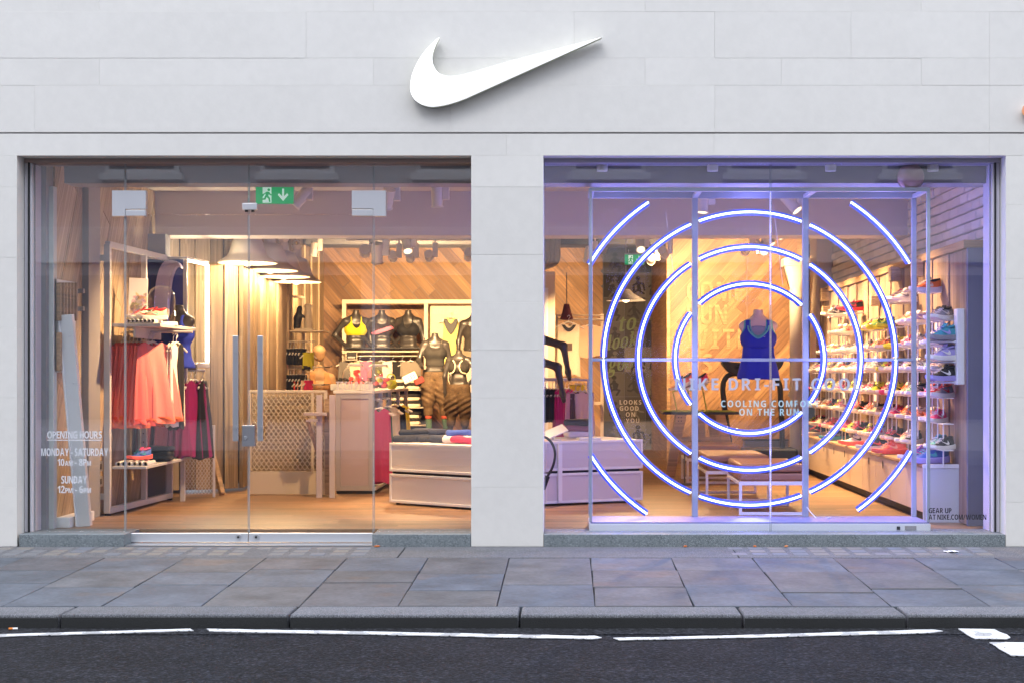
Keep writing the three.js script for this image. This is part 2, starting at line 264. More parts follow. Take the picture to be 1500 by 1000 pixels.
{ // the tick sign
  const q = (a) => a.map(([x, y]) => new THREE.Vector2(X(x, 10.93), Y(y, 10.93)));
  const left = q([[643, 56], [632, 65.5], [622.7, 75.9], [614, 88], [607.7, 100.4], [603.5, 112], [601.3, 126], [602.3, 136], [606.5, 144.5], [614, 151], [624, 155], [635.5, 156.3], [652.5, 153.7], [668, 149.3], [682.4, 144.1]]);
  const right = q([[661, 112.8], [652, 111.9], [644, 109], [638, 103], [634, 95], [632.6, 87.6], [633, 81], [634.6, 74.8], [638, 66], [643, 56]]);
  const s = new THREE.Shape(); s.moveTo(left[0].x, left[0].y); s.splineThru(left.slice(1)); const tip = q([[881.2, 55.2]])[0]; s.lineTo(tip.x, tip.y);
  const top = q([[750.6, 89.7], [690, 107.4], [676, 111]]); s.lineTo(top[0].x, top[0].y); s.lineTo(top[1].x, top[1].y); s.splineThru([top[2], ...right]);
  const t = thing('wall_sign', 'large white illuminated tick shaped logo on the stone above the pier', 'sign', [0, 0, 0]);
  mesh('sign_body', new THREE.ExtrudeGeometry(s, { depth: 0.05, bevelEnabled: false, curveSegments: 10 }).translate(0, 0, 0.016), mat([0.55, 0.56, 0.42], 0.5), t);
  mesh('lit_face', new THREE.ExtrudeGeometry(s, { depth: 0.012, bevelEnabled: true, bevelThickness: 0.004, bevelSize: 0.003, bevelSegments: 2, curveSegments: 10 }).translate(0, 0, 0.071), mat([0.85, 0.85, 0.83], 0.4, { emissive: new THREE.Color(1, 1, 0.97), emissiveIntensity: 0.45 }), t);
  for (const [x, y] of [[630, 130], [760, 105]]) mesh('fixing', cyl(0.012, 0.012, 0.02).rotateX(Math.PI / 2).translate(X(x, 11), Y(y, 11), 0.008), M.satin, t);
  const o = thing('round_sign', 'orange rimmed round lamp sign cut off by the right edge of the photo', 'sign', [X(1511, 10.9), Y(160, 10.9), 0]);
  mesh('rim', new THREE.TorusGeometry(0.038, 0.012, 10, 32).translate(0, 0, 0.05), glow([1, 0.42, 0.2], 0.8), o); mesh('disc', cyl(0.038, 0.038, 0.05, 0, 0, 0, 32).rotateX(Math.PI / 2).translate(0, 0, 0.026), mat(0xd8b8a8, 0.5), o);
}
{ // glazing
  const yt = YO - 0.033, yb = 0.09, gx = (p) => X(p, GD), sy = (p) => Y(p, GD), T = 0.012;
  const pane = (x0, x1, y0, y1) => rbox2(x0 + 0.0015, x1 - 0.0015, y0, y1, GZ - T / 2, GZ + T / 2, 0.0015);
  const edges = (x0, x1, y0, y1, t, loc = (g) => g) => { for (const x of [x0 + 0.0045, x1 - 0.0045]) mesh('polished_edge', loc(rbox2(x - 0.0018, x + 0.0018, y0 + 0.001, y1 - 0.001, GZ - T / 2 - 0.0006, GZ + T / 2 + 0.0006, 0.001)), M.glassEdge, t); };
  const fixed = (label, x0, x1, y0, y1) => { const t = thing('shop_glazing', label, 'window glass'); mesh('pane', pane(x0, x1, y0, y1), M.glass, t); edges(x0, x1, y0, y1, t); };
  const eL = OPEN[0][0] + 0.056, doorTop = sy(315);
  fixed('fixed clear glass panel left of the doors carrying the opening hours', eL, gx(183), yb, yt);
  fixed('clear glass transom panel above the left door', gx(183), gx(364), doorTop + 0.004, yt);
  fixed('clear glass transom panel above the right door', gx(364), gx(547), doorTop + 0.004, yt);
  fixed('fixed clear glass panel between the right door and the pier', gx(547), OPEN[0][1] - 0.003, yb, yt);
  fixed('clear shop window pane left of the joint in front of the neon rings', OPEN[1][0] + 0.003, gx(1129), yb, yt);
  fixed('clear shop window pane right of the joint reaching the shoe wall side', gx(1129), OPEN[1][1] - 0.056, yb, yt);
  // doors
  for (const k of [0, 1]) {
    const x0 = gx(k ? 364 : 183), x1 = gx(k ? 547 : 364), t = thing('glass_door', k ? 'right hand frameless glass door with a lock box at its edge' : 'left hand frameless glass door between the hours panel and centre joint', 'door', [k ? x1 : x0, 0, GZ]), o = -(k ? x1 : x0);
    const loc = (g) => g.translate(o, 0, -GZ);
    mesh('pane', loc(pane(x0, x1, Y(781, GD), doorTop)), M.glass, t); edges(x0, x1, Y(781, GD), doorTop, t, loc);
    mesh('bottom_rail', loc(rbox2(x0 + 0.003, x1 - 0.003, 0.012, Y(780, GD), GZ - 0.022, GZ + 0.022, 0.004)), M.alu, t);
    const lx = gx(k ? 376 : 350);
    const lock = mesh('lock', loc(cyl(0.021, 0.024, 0.012, 0, 0, 0, 24).rotateX(Math.PI / 2).translate(lx, 0.05, GZ + 0.028)), M.satin, t); mesh('keyhole', loc(cyl(0.009, 0.009, 0.004).rotateX(Math.PI / 2).translate(lx, 0.05, GZ + 0.0365)), M.dark, lock);
    const hx = gx(k ? 383.5 : 347.5), h = mesh('handle', loc(rbox2(hx - 0.02, hx + 0.02, Y(645, GD), Y(492, GD), GZ + 0.055, GZ + 0.075, 0.004)), M.satin, t);
    mesh('handle_post', [515, 625].map((p) => loc(cyl(0.01, 0.01, 0.06).rotateX(Math.PI / 2).translate(hx, sy(p), GZ + 0.03))).concat([515, 625].map((p) => loc(cyl(0.013, 0.013, 0.01).rotateX(Math.PI / 2).translate(hx, sy(p), GZ + 0.08)))), M.satin, h);
    // the door half of the top patch fitting
    mesh('patch_fitting', loc(k ? rbox2(gx(516), gx(547) - 0.002, sy(317), sy(307.5), GZ - 0.02, GZ + 0.024, 0.003) : rbox2(gx(184.5), gx(214), sy(317), sy(308), GZ - 0.02, GZ + 0.024, 0.003)), M.alu, t);
    if (k) { const lb = mesh('lock_box', loc(rbox2(gx(355), gx(374), sy(653), sy(622), GZ - 0.03, GZ + 0.034, 0.006)), mat([0.32, 0.32, 0.34], 0.4, { metal: 0.8 }), t); mesh('lock_cylinder', [loc(cyl(0.011, 0.011, 0.01).rotateX(Math.PI / 2).translate(gx(361), sy(640), GZ + 0.036)), loc(rbox(0.014, 0.034, 0.01, 0.004, gx(360), sy(641), GZ + 0.0345))], M.satin, lb); }
  }
  const plate = (name, label, pts) => { const g = new THREE.ExtrudeGeometry(new THREE.Shape(pts.map(([a, b]) => new THREE.Vector2(gx(a), sy(b)))), { depth: 0.04, bevelEnabled: true, bevelThickness: 0.003, bevelSize: 0.002, bevelSegments: 2 }).translate(0, 0, GZ - 0.02); tag(mesh(name, g, M.alu), label, 'glass fitting'); };
  plate('glass_fitting', 'satin metal L shaped glass fitting above the hinge side of the left door', [[165, 280], [214, 280], [214, 306.5], [183.5, 306.5], [183.5, 317], [165, 317]]);
  plate('glass_fitting', 'satin metal L shaped glass fitting above the hinge side of the right door', [[516, 280], [565, 280], [565, 317], [547.5, 317], [547.5, 306], [516, 306]]);
  const st = thing('door_stop', 'small satin metal door stop on the transom over the centre joint', 'glass fitting', [gx(366), sy(303), GZ]);
  mesh('body', rbox(0.108, 0.05, 0.05, 0.004), M.alu, st); for (const x of [-0.025, 0.022]) mesh('buffer', cyl(0.012, 0.012, 0.016, x, -0.032, 0.01), M.rubber, st);
  // lettering on the glass
  const LZ = GZ + T / 2 + 0.0005, put = (m, x0, yBase) => { m.position.set(gx(x0), sy(yBase), LZ); return m; };
  const white = mat([0.56, 0.57, 0.60], 0.6), lilac = mat([0.40, 0.41, 0.54], 0.6), cyan = mat([0.36, 0.52, 0.60], 0.6), ink = mat(0x14141a, 0.5);
  const word = (label, parts, m, parent) => { const t = thing('window_lettering', label, 'lettering', [0, 0, 0]); for (const [s, x0, x1, y1, y0, tr, small] of parts) { const q = letters(s, gx(x1) - gx(x0), sy(y1) - sy(y0), 0.001, tr || 0, 'sans_bold', small || ''); put(mesh('lettering', q, m, t), x0, y0); } return t; };
  const oh = word('white OPENING HOURS notice in condensed capitals low on the left glass panel', [['OPENING HOURS', 69, 149, 631, 641.5], ['MONDAY - SATURDAY', 60, 158, 656, 667], ['10AM - 8PM', 84, 133, 671.5, 681.5, 0, 'AM'], ['SUNDAY', 89.5, 127, 696.5, 707.5], ['12PM - 6PM', 84, 133, 711, 721.5, 0, 'PM']], white);
  mesh('underline', box2(gx(69), gx(149), sy(644.6), sy(643.4), LZ, LZ + 0.001), white, oh);
  word('large pale lilac product slogan across the neon window', [['NIKE DRI-FIT COOL', 989, 1261, 553.5, 571, 0.2]], lilac);
  word('two line pale blue slogan COOLING COMFORT ON THE RUN on the neon window', [['COOLING COMFORT', 1056, 1200, 586, 595.5, 0.22], ['ON THE RUN', 1083, 1170, 598, 608, 0.22]], cyan);
  word('small black GEAR UP web address in the lower right corner of the neon window', [['GEAR UP', 1360.5, 1394, 743.5, 751], ['AT NIKE.COM/WOMEN', 1360.5, 1445, 753, 760.5]], ink);
}
// ================================================================ the shop inside: floor, ceilings, walls
const LX = -3.85, RX = 3.2, BACK = Z(23.8), CEIL = 3.27;
struct('shop_floor', box2(-6, 5, FLOOR - 0.3, FLOOR, GZ - 0.2, BACK - 0.6), M.floor);
{
  const c = struct('ceiling', box2(-6, 5, CEIL, CEIL + 0.3, Z(14.6), BACK - 0.6), M.ceiling);
  mesh('front_ceiling', box2(-6, 5, 2.95, 3.3, GZ - 0.2, Z(14.6) - 0.001), M.plaster, c);
  struct('window_beam', rbox2(X(95, 11.35), 3.24, 2.65, 2.95, Z(11.32), Z(11.56), 0.004), mat([0.30, 0.28, 0.29], 0.9));
  struct('bulkhead', rbox2(-3.9, 3.24, 2.537, 2.96, Z(14.3), Z(14.66), 0.004), M.plaster);
  for (const px of [250, 470, 640, 900, 1010]) mesh('ceiling_beam', box2(X(px, 18) - 0.05, X(px, 18) + 0.05, CEIL - 0.16, CEIL - 0.001, Z(14.8), BACK), M.grey, c);
  mesh('ceiling_duct', [rbox2(-3.5, 3.1, CEIL - 0.22, CEIL - 0.02, Z(17.3), Z(17.7), 0.02), rbox2(-3.5, 3.1, CEIL - 0.3, CEIL - 0.1, Z(20.4), Z(20.9), 0.02)], M.darkgrey, c);
}
// planks cut to a rectangle of a wall: u runs along ux, v along uy, every plank a prism of its own
function plankWall(parent, o, ux, uy, W, H, deg, pw, pl, mats, th = 0.014) {
  const a = deg * Math.PI / 180, ca = Math.cos(a), sa = Math.sin(a), n = ux.clone().cross(uy);
  const cs = [[0, 0], [W, 0], [W, H], [0, H]].map(([s, t]) => [s * ca + t * sa, -s * sa + t * ca]);
  const lo = [0, 1].map((k) => Math.min(...cs.map((c) => c[k]))), hi = [0, 1].map((k) => Math.max(...cs.map((c) => c[k])));
  const clip = (poly, f) => { const out = []; poly.forEach((p, i) => { const q = poly[(i + 1) % poly.length], dp = f(p), dq = f(q); if (dp >= 0) out.push(p); if ((dp >= 0) !== (dq >= 0)) { const t = dp / (dp - dq); out.push([lerp(p[0], q[0], t), lerp(p[1], q[1], t)]); } }); return out; };
  for (let v = lo[1], row = 0; v < hi[1]; v += pw, row++) for (let u = lo[0] - rnd() * pl; u < hi[0];) {
    const len = pl * rr(0.7, 1.4), g = 0.0028, quad = [[u + g, v + g], [u + len - g, v + g], [u + len - g, v + pw - g], [u + g, v + pw - g]];
    let poly = quad.map(([p, q]) => [p * ca - q * sa, p * sa + q * ca]);
    for (const f of [(p) => p[0], (p) => W - p[0], (p) => p[1], (p) => H - p[1]]) poly = clip(poly, f);
    u += len; if (poly.length < 3) continue;
    let area = 0; poly.forEach((p, i) => { const q = poly[(i + 1) % poly.length]; area += p[0] * q[1] - q[0] * p[1]; }); if (Math.abs(area) < 0.006) continue;
    const pos = [], uv = [], t = th + rr(-0.002, 0.002), du = rr(0, 9), dv = rr(0, 9);
    const put = (p, h) => { const w = o.clone().addScaledVector(ux, p[0]).addScaledVector(uy, p[1]).addScaledVector(n, h); pos.push(w.x, w.y, w.z); uv.push(p[0] * ca + p[1] * sa + du, -p[0] * sa + p[1] * ca + dv); };
    for (let i = 1; i + 1 < poly.length; i++) { put(poly[0], t); put(poly[i], t); put(poly[i + 1], t); }
    poly.forEach((p, i) => { const q = poly[(i + 1) % poly.length]; put(p, 0); put(q, 0); put(q, t); put(p, 0); put(q, t); put(p, t); });
    const ge = new THREE.BufferGeometry(); ge.setAttribute('position', new THREE.Float32BufferAttribute(pos, 3)); ge.setAttribute('uv', new THREE.Float32BufferAttribute(uv, 2)); ge.computeVertexNormals(); ge.userData.ownUV = true;
    mesh('plank', ge, pick(mats), parent);
  }
}
const UX = V(1, 0, 0), UY = V(0, 1, 0), UZ = V(0, 0, 1), NX = V(-1, 0, 0), NZ = V(0, 0, -1);
{ // left side wall: diagonal pale boards, a steel column, a white skirting
  const w = struct('wall_left', box2(LX - 0.2, LX - 0.016, FLOOR - 0.1, 3.2, GZ - 0.15, Z(15.4)), M.grey);
  plankWall(w, V(LX - 0.016, FLOOR, Z(11.5)), NZ, UY, 3.2, 2.86, 62, 0.21, 2.2, M.board);
  mesh('column', rbox2(LX - 0.01, LX + 0.05, FLOOR, 2.94, Z(12.15), Z(12.45), 0.004), M.grey, w);
  mesh('pilaster', rbox2(LX - 0.18, LX + 0.02, FLOOR, 2.64, GZ - 0.205, Z(11.48), 0.004), mat([0.55, 0.58, 0.56], 0.6, { map: stoneMap }), w);
  mesh('skirting', rbox2(LX - 0.002, LX + 0.11, FLOOR, FLOOR + 0.075, Z(11.5), Z(12.1), 0.004), M.white, w);
  mesh('column', rbox2(LX - 0.01, LX + 0.16, FLOOR, 2.53, Z(14.05), Z(14.22), 0.004), M.grey, w);
}
{ // the wall of upright boards behind the pendants, turning back into the shop
  const w = struct('wall_boarded', [bar(P(215, 0, 15).setY(1.7), P(350, 0, 15.4).setY(1.7), 0.05, 3.1), bar(P(352, 0, 15.4).setY(1.7), P(470, 0, 23.6).setY(1.7), 0.05, 3.1)], M.grey);
  const edges = [[222, 14.9], [243, 14.92], [262, 14.95], [284, 15.0], [306, 15.05], [325, 15.1], [345, 15.2]].map(([p, d]) => V(X(p, d), 0, Z(d)));
  const far = V(X(468, 23.4), 0, Z(23.4)), last = edges[edges.length - 1]; for (let k = 1; k <= 22; k++) edges.push(last.clone().lerp(far, k / 22));
  edges.slice(0, -1).forEach((a, i) => { const b = edges[i + 1], l = a.distanceTo(b), t = [0.02, 0.045, 0.03, 0.055, 0.025][i % 5] , g = rbox(l - 0.004, CEIL - FLOOR - 0.06, t, 0.004); boxUV(g); const u = g.attributes.uv; const s = rr(0, 9); for (let k = 0; k < u.count; k++) u.setXY(k, u.getY(k) + s, u.getX(k) + s * 3); g.userData.ownUV = true;
    const m = mesh('board', g, M.board[(i * 7 + 3) % 4], w); m.position.set((a.x + b.x) / 2, (FLOOR + CEIL) / 2, (a.z + b.z) / 2); m.rotation.y = -Math.atan2(b.z - a.z, b.x - a.x); m.translateZ(0.03 + t / 2); });
}
{ // back wall in herringbone planks, left of the posters
  const w = struct('wall_back', box2(-5.6, 5, FLOOR - 0.1, CEIL + 0.1, BACK - 0.016, BACK - 0.3), M.darkgrey);
  const xa = X(392, 23.8), xb = X(883, 23.8); plankWall(w, V(xa, FLOOR, BACK - 0.016), UX, UY, xb - xa, CEIL - FLOOR, -48, 0.15, 1.3, M.plank);
}
{ // the lit plank partition with the raised slogan, nearer than the back wall
  const d = 20, x0 = X(978, d), x1 = 3.02, w = struct('wall_partition', box2(x0, x1 + 0.15, FLOOR - 0.1, CEIL, Z(d) - 0.016, BACK), M.timber);
  plankWall(w, V(x0, FLOOR, Z(d) - 0.016), UX, UY, x1 - x0, CEIL - FLOOR - 0.02, 48, 0.115, 1.1, M.plank);
  mesh('corner_trim', rbox2(x0 - 0.012, x0 + 0.035, FLOOR, CEIL - 0.002, Z(d) - 0.04, Z(d) + 0.012, 0.003), M.timber, w);
  const t = thing('wall_slogan', 'raised wooden outline letters COME RUN WITH US on the lit plank wall', 'lettering', [0, 0, 0]);
  for (const [s, a, b, y0, y1] of [['COME', 1006, 1088, 413, 441], ['RUN', 1006, 1065, 446.5, 475], ['WITH', 1006, 1099, 482, 511], ['US', 1006, 1043, 518, 547]]) {
    const H = Y(y0, d) - Y(y1, d), W = X(b, d) - X(a, d), wd = mesh('lettering', letters(s, W, H, 0.02, 0.12), M.plank[2], t); wd.position.set(X(a, d), Y(y1, d), Z(d));
  }
}
{ // right side: painted brick above, shoe wall of upright boards below, a rail between
  const w = struct('wall_right', box2(RX + 0.05, RX + 0.3, FLOOR - 0.1, 3.3, GZ - 0.15, Z(20)), mat([0.5, 0.47, 0.45], 0.95));
  const bl = 0.232, bh = 0.082, gs = [0, 1, 2, 3].map(() => { const g = new RoundedBoxGeometry(0.06, 0.073, 0.222, 2, 0.011), p = g.attributes.position; for (let i = 0; i < p.count; i++) p.setX(i, p.getX(i) + 0.006 * (pn(p.getY(i) * 40 + 9, p.getZ(i) * 30 + 9, 64, 5) - 0.5)); boxUV(g); g.userData.ownUV = true; return g; });
  for (let r = 0, y = 2.2; y < 2.94; r++, y += bh) for (let z = Z(11.46); z > Z(18.4); z -= bl) { const m = mesh('brick', pick(gs), pick(M.brick), w); m.position.set(RX + 0.022 + rr(-0.004, 0.004), y + 0.04, z - (r % 2) * bl / 2); m.rotation.set(rr(-0.01, 0.01), rr(-0.012, 0.012), 0); }
  for (let r = 0, y = FLOOR; y < 2.2; r++, y += bh) { const m = mesh('brick', pick(gs), pick(M.brick), w); m.position.set(RX + 0.022, y + 0.04, Z(11.52) + (r % 2 ? 0.03 : 0)); }
}
const SX = 3.05; // face of the shoe wall
{
  const w = struct('wall_of_shoes', box2(SX + 0.03, RX - 0.02, FLOOR, 2.2, Z(11.66), Z(18.3)), M.navyWall);
  for (let z = Z(11.67), i = 0; z > Z(18.3); i++) { const b = rr(0.16, 0.21), g = rbox2(SX + (i % 3) * 0.006, SX + 0.029, FLOOR + 0.01, 2.195, z, z - b + 0.004, 0.003); boxUV(g); const u = g.attributes.uv, s = rr(0, 9); for (let k = 0; k < u.count; k++) u.setXY(k, u.getY(k) + s, u.getX(k) + s); g.userData.ownUV = true; mesh('board', g, M.shoeBoard[i % 3], w); z -= b; }
  mesh('top_rail', rbox2(SX - 0.02, RX - 0.02, 2.2, 2.262, Z(11.66), Z(18.3), 0.004), M.timber, w);
  mesh('end_panel', rbox2(SX + 0.001, RX + 0.02, FLOOR, 2.199, Z(11.66), Z(11.62), 0.003), M.navyWall, w);
}
{ // the white service pier with its soil pipe behind the shoe wall
  const c = struct('service_pier', rbox2(X(1196, 18.4), SX + 0.16, 0.9, CEIL - 0.02, Z(18.4), Z(18.9), 0.02), mat([0.68, 0.62, 0.54], 0.8, { bumpMap: brickBump, bumpScale: 0.01 }));
  mesh('timber_post', rbox2(X(1196, 18.4), X(1210, 18.4), FLOOR, 1.7, Z(18.3), Z(18.39), 0.004), M.plank[4], c);
  const t = thing('downpipe', 'cream soil pipe with a square hopper head beside the shoe wall', 'pipe', [X(1166, 18.6), 0, Z(18.6)]);
  mesh('pipe', cyl(0.075, 0.075, 2.25, 0, 1.2, 0, 20), M.whiteWarm, t);
  const hop = new THREE.CylinderGeometry(0.2, 0.085, 0.3, 4, 1).rotateY(Math.PI / 4).translate(0, 2.4, 0); mesh('hopper', [hop, rbox(0.32, 0.1, 0.3, 0.01, 0, 2.6, 0)], M.whiteWarm, t); for (const y of [1.0, 2.2]) mesh('collar', cyl(0.095, 0.095, 0.05, 0, y, 0, 20), M.whiteWarm, t);
}
{ // dark service pipes under the ceiling by the pier
  const t = thing('service_pipes', 'bundle of dark grey service pipes bending down under the ceiling beside the pier', 'pipes', [0, 0, 0]);
  for (const [k, px] of [802, 809, 816].entries()) mesh('pipe', tube([V(X(px, 20), CEIL - 0.05, Z(20)), V(X(px, 20), 2.9, Z(20)), V(X(px, 20) - 0.02, 2.72, Z(20) - 0.02), V(X(px, 20) - 0.16, 2.6 + k * 0.03, Z(20) - 0.03), V(X(px, 20) - 0.5, 2.58 + k * 0.04, Z(20) - 0.03)], 0.045, 10), M.grey, t);
}
{ // posters on the back wall: a grid of grey prints, under green brush lettering
  const x0 = X(884, 23.75), x1 = X(977, 23.75), y0 = FLOOR + 0.05, y1 = CEIL - 0.06, cw = (x1 - x0) / 3, R = 8, rh = (y1 - y0) / R, z = BACK - 0.012;
  const draw = (k) => canvasTex(96, 128, (g, w, h) => {
    const bg = 40 + 150 * rnd(); g.fillStyle = `rgb(${bg},${bg},${bg})`; g.fillRect(0, 0, w, h);
    const dark = bg > 110 ? 20 + 40 * rnd() : 130 + 70 * rnd(); g.fillStyle = g.strokeStyle = `rgb(${dark},${dark},${dark})`;
    const cx = w * rr(0.35, 0.65), cy = h * rr(0.22, 0.36); g.beginPath(); g.arc(cx, cy, 11, 0, 7); g.fill(); g.lineWidth = 16; g.lineCap = 'round'; g.lineJoin = 'round';
    g.beginPath(); g.moveTo(cx, cy + 20); g.lineTo(cx + rr(-12, 12), cy + 60); g.stroke(); g.lineWidth = 9;
    for (let q = 0; q < 4; q++) { const s = q % 2 ? 1 : -1, b = q < 2 ? cy + 24 : cy + 60; g.beginPath(); g.moveTo(cx, b); g.lineTo(cx + s * rr(12, 28), b + rr(0, 22)); g.lineTo(cx + s * rr(10, 36), b + rr(-10, 40)); g.stroke(); }
  });
  const prints = []; for (let k = 0; k < 12; k++) prints.push(mat(0x8c857e, 0.7, { map: draw(k) }));
  for (let r = 0, n = 0; r < R; r++) for (let c = 0; c < 3; c++, n++) {
    const p = mesh('poster', (() => { const g = box(cw * 0.985, rh * 0.985, 0.012); g.userData.ownUV = true; return g; })(), prints[(n * 5 + r) % 12]); p.position.set(x0 + cw * (c + 0.5), y1 - rh * (r + 0.5), z + 0.007 + (n % 2) * 0.003);
    tag(p, `grey athlete print in the ${ORD[r]} row from the top, ${['left', 'middle', 'right'][c]} column of the poster wall`, 'poster', 'grey prints of the poster wall');
  }
  const green = mat([0.12, 0.16, 0.075], 0.8), pale = mat([0.36, 0.33, 0.31], 0.8), t = thing('poster_lettering', 'green brush script over pale capitals ending ON YOU on the grey poster wall', 'lettering', [0, 0, 0]);
  for (const [s, px, py, w, h] of [['to', 905, 486, 26, 22], ['looks', 888, 513, 56, 20], ['good', 890, 545, 52, 22]]) {
    const g = letters(s, X(830 + w, 23.7), X(830 + h, 23.7), 0.012, 0, 'serif_bold'); g.applyMatrix4(new THREE.Matrix4().makeShear(0, 0, 0.35, 0, 0, 0)); g.rotateZ(0.16); const m = mesh('script', g, green, t); m.position.set(X(px, 23.7), Y(py, 23.7), z + 0.03);
  }
  for (const [s, px, py, w] of [['LOOKS', 908, 592, 32], ['GOOD', 908, 601, 28], ['ON', 917, 610, 14], ['YOU', 917, 619, 20]]) { const m = mesh('lettering', letters(s, X(830 + w, 23.7), X(830 + 6.5, 23.7), 0.008, 0.2), pale, t); m.position.set(X(px, 23.7), Y(py, 23.7), z + 0.026); }
}
// ================================================================ lamps
const SPOT = 0.29, WARM = new THREE.Color(1, 0.60, 0.28);
function lampLight(l, pos, soft = 2) { l.position.copy(pos); l.castShadow = true; l.shadow.radius = soft; scene.add(l); return l; }
const lens = glow([1, 0.8, 0.5], 2.6), lampWhite = mat([0.66, 0.62, 0.55], 0.45);
const headGeo = cyl(0.052, 0.046, 0.17, 0, 0.01, 0, 18), ringGeo = new THREE.TorusGeometry(0.05, 0.006, 8, 18).rotateX(Math.PI / 2).translate(0, -0.077, 0), lensGeo = cyl(0.043, 0.043, 0.004, 0, -0.078, 0, 18), gearGeo = rbox(0.06, 0.17, 0.05, 0.006, 0.075, 0.07, 0), armGeo = rbox(0.06, 0.03, 0.02, 0.004, 0.05, 0.02, 0);
function spotlight(px, py, d, target, cd, label, drop = 0.12, scale = 1, group = 'white track spotlights', angle = 0.62) {
  const p = P(px, py, d), t = thing('track_spotlight', label, 'spotlight', p, 0, group);
  mesh('gear_box', gearGeo, lampWhite, t); mesh('arm', armGeo, lampWhite, t); mesh('stem', rod(V(0.075, 0.15, 0), V(0.075, 0.15 + drop, 0), 0.01), lampWhite, t);
  const dir = target.clone().sub(p).normalize(), q = new THREE.Quaternion().setFromUnitVectors(V(0, -1, 0), dir);
  const head = mesh('head', headGeo, lampWhite, t); head.quaternion.copy(q); mesh('trim_ring', ringGeo, lampWhite, head); mesh('lens', lensGeo, lens, head);
  t.scale.setScalar(scale);
  const s = new THREE.SpotLight(WARM, cd * SPOT, 0, angle, 0.7); lampLight(s, p.clone().addScaledVector(dir, 0.1 * scale), 2); s.target.position.copy(target); scene.add(s.target);
}
const rail = (a, b, label) => { const t = thing('track_rail', label, 'lighting track', [0, 0, 0]); mesh('rail', bar(a, b, 0.035, 0.03), lampWhite, t); for (const k of [0.15, 0.85]) mesh('hanger', rod(a.clone().lerp(b, k), a.clone().lerp(b, k).setY(CEIL), 0.004), M.satin, t); };
const at = (px, py, d) => P(px, py, d);
// front zone, under the lower ceiling
spotlight(440, 291, 13.0, at(205, 560, 12.9), 170, 'white spotlight hanging right beside the green exit sign over the doors', 0.1);
spotlight(568, 292, 13.0, at(500, 690, 14.4), 90, 'white spotlight half hidden by the right door bracket', 0.1);
spotlight(640, 290, 13.1, at(650, 700, 13.3), 210, 'white spotlight tilted right above the white plinth by the pier', 0.1);
spotlight(1030, 298, 13.2, at(1000, 760, 12.9), 55, 'lit white spotlight hanging left of the centre above the neon rings', 0.1);
spotlight(1160, 299, 13.3, at(1385, 560, 12.6), 150, 'white spotlight seen past the second neon post aimed at the shoes', 0.1);
// main shop, on hanging tracks
rail(V(-2.6, 2.83, Z(18)), V(-0.4, 2.83, Z(18)), 'white lighting track hung over the mannequin busts'); rail(V(-1.9, 2.83, Z(16.4)), V(-0.3, 2.83, Z(16.4)), 'nearer white lighting track over the clothes gondola'); rail(V(-0.2, 2.83, Z(17.2)), V(2.7, 2.83, Z(17.2)), 'long white lighting track over the benches'); rail(V(2.2, 2.83, Z(14.75)), V(2.2, 2.83, Z(18)), 'added white lighting track running along the shoe wall');  // the shoe wall track is an added one, to carry light for the shoes
spotlight(534, 368, 18, at(540, 480, 23), 260, 'glaring white spotlight at the left end of the track over the busts', 0.05, 1.2);
spotlight(552, 372, 16.4, at(560, 560, 17), 120, 'large white spotlight turned sideways under the front track', 0.05, 1.25);
spotlight(575, 376, 18, at(600, 490, 23), 260, 'white spotlight hanging second from the left over the busts', 0.05);
spotlight(600, 376, 18, at(640, 520, 21.5), 220, 'white spotlight hanging third from the left over the busts', 0.05);
spotlight(628, 375, 18, at(655, 500, 23), 260, 'white spotlight hanging fourth from the left above the white panel', 0.05);
spotlight(686, 374, 18, at(680, 520, 22), 180, 'white spotlight half hidden by the pier edge', 0.05);
spotlight(596, 360, 16.4, at(640, 640, 15), 110, 'white spotlight close under the bulkhead above the gondola', 0.05);
spotlight(460, 366, 19.5, at(440, 560, 19.8), 70, 'small white spotlight in front of the dark planks behind the pendants', 0.08);
spotlight(938, 360, 17.2, at(1000, 740, 14), 90, 'lit round white spotlight above the second exit sign', 0.04);
spotlight(862, 374, 17.2, at(835, 520, 18), 120, 'lit white spotlight at the left neon post', 0.06);
spotlight(972, 370, 17.2, at(1040, 480, 20), 240, 'white spotlight hanging right of the second exit sign', 0.05);
spotlight(954, 380, 18.2, at(930, 520, 23.7), 110, 'white spotlight angled left beside the second exit sign', 0.08);
spotlight(1092, 366, 17.2, at(1085, 440, 20), 300, 'white spotlight aimed at the bright patch of the plank wall', 0.05);
spotlight(1120, 364, 17.2, at(1090, 680, 14), 90, 'white spotlight above the leather benches', 0.05);
for (const [i, d] of [14.9, 15.8, 16.7, 17.6].entries()) { spotlight(830 + 2.2 * F / d, 550 - (2.72 - EYE) * F / d, d, V(SX, 1.15, Z(d - 0.5)), 190, `added white spotlight on the shoe wall track, ${ORD[i]} from the bulkhead`, 0.02, 1, 'added spotlights of the shoe wall track', 0.75); }  // invented fittings, put in so that the shoes are lit
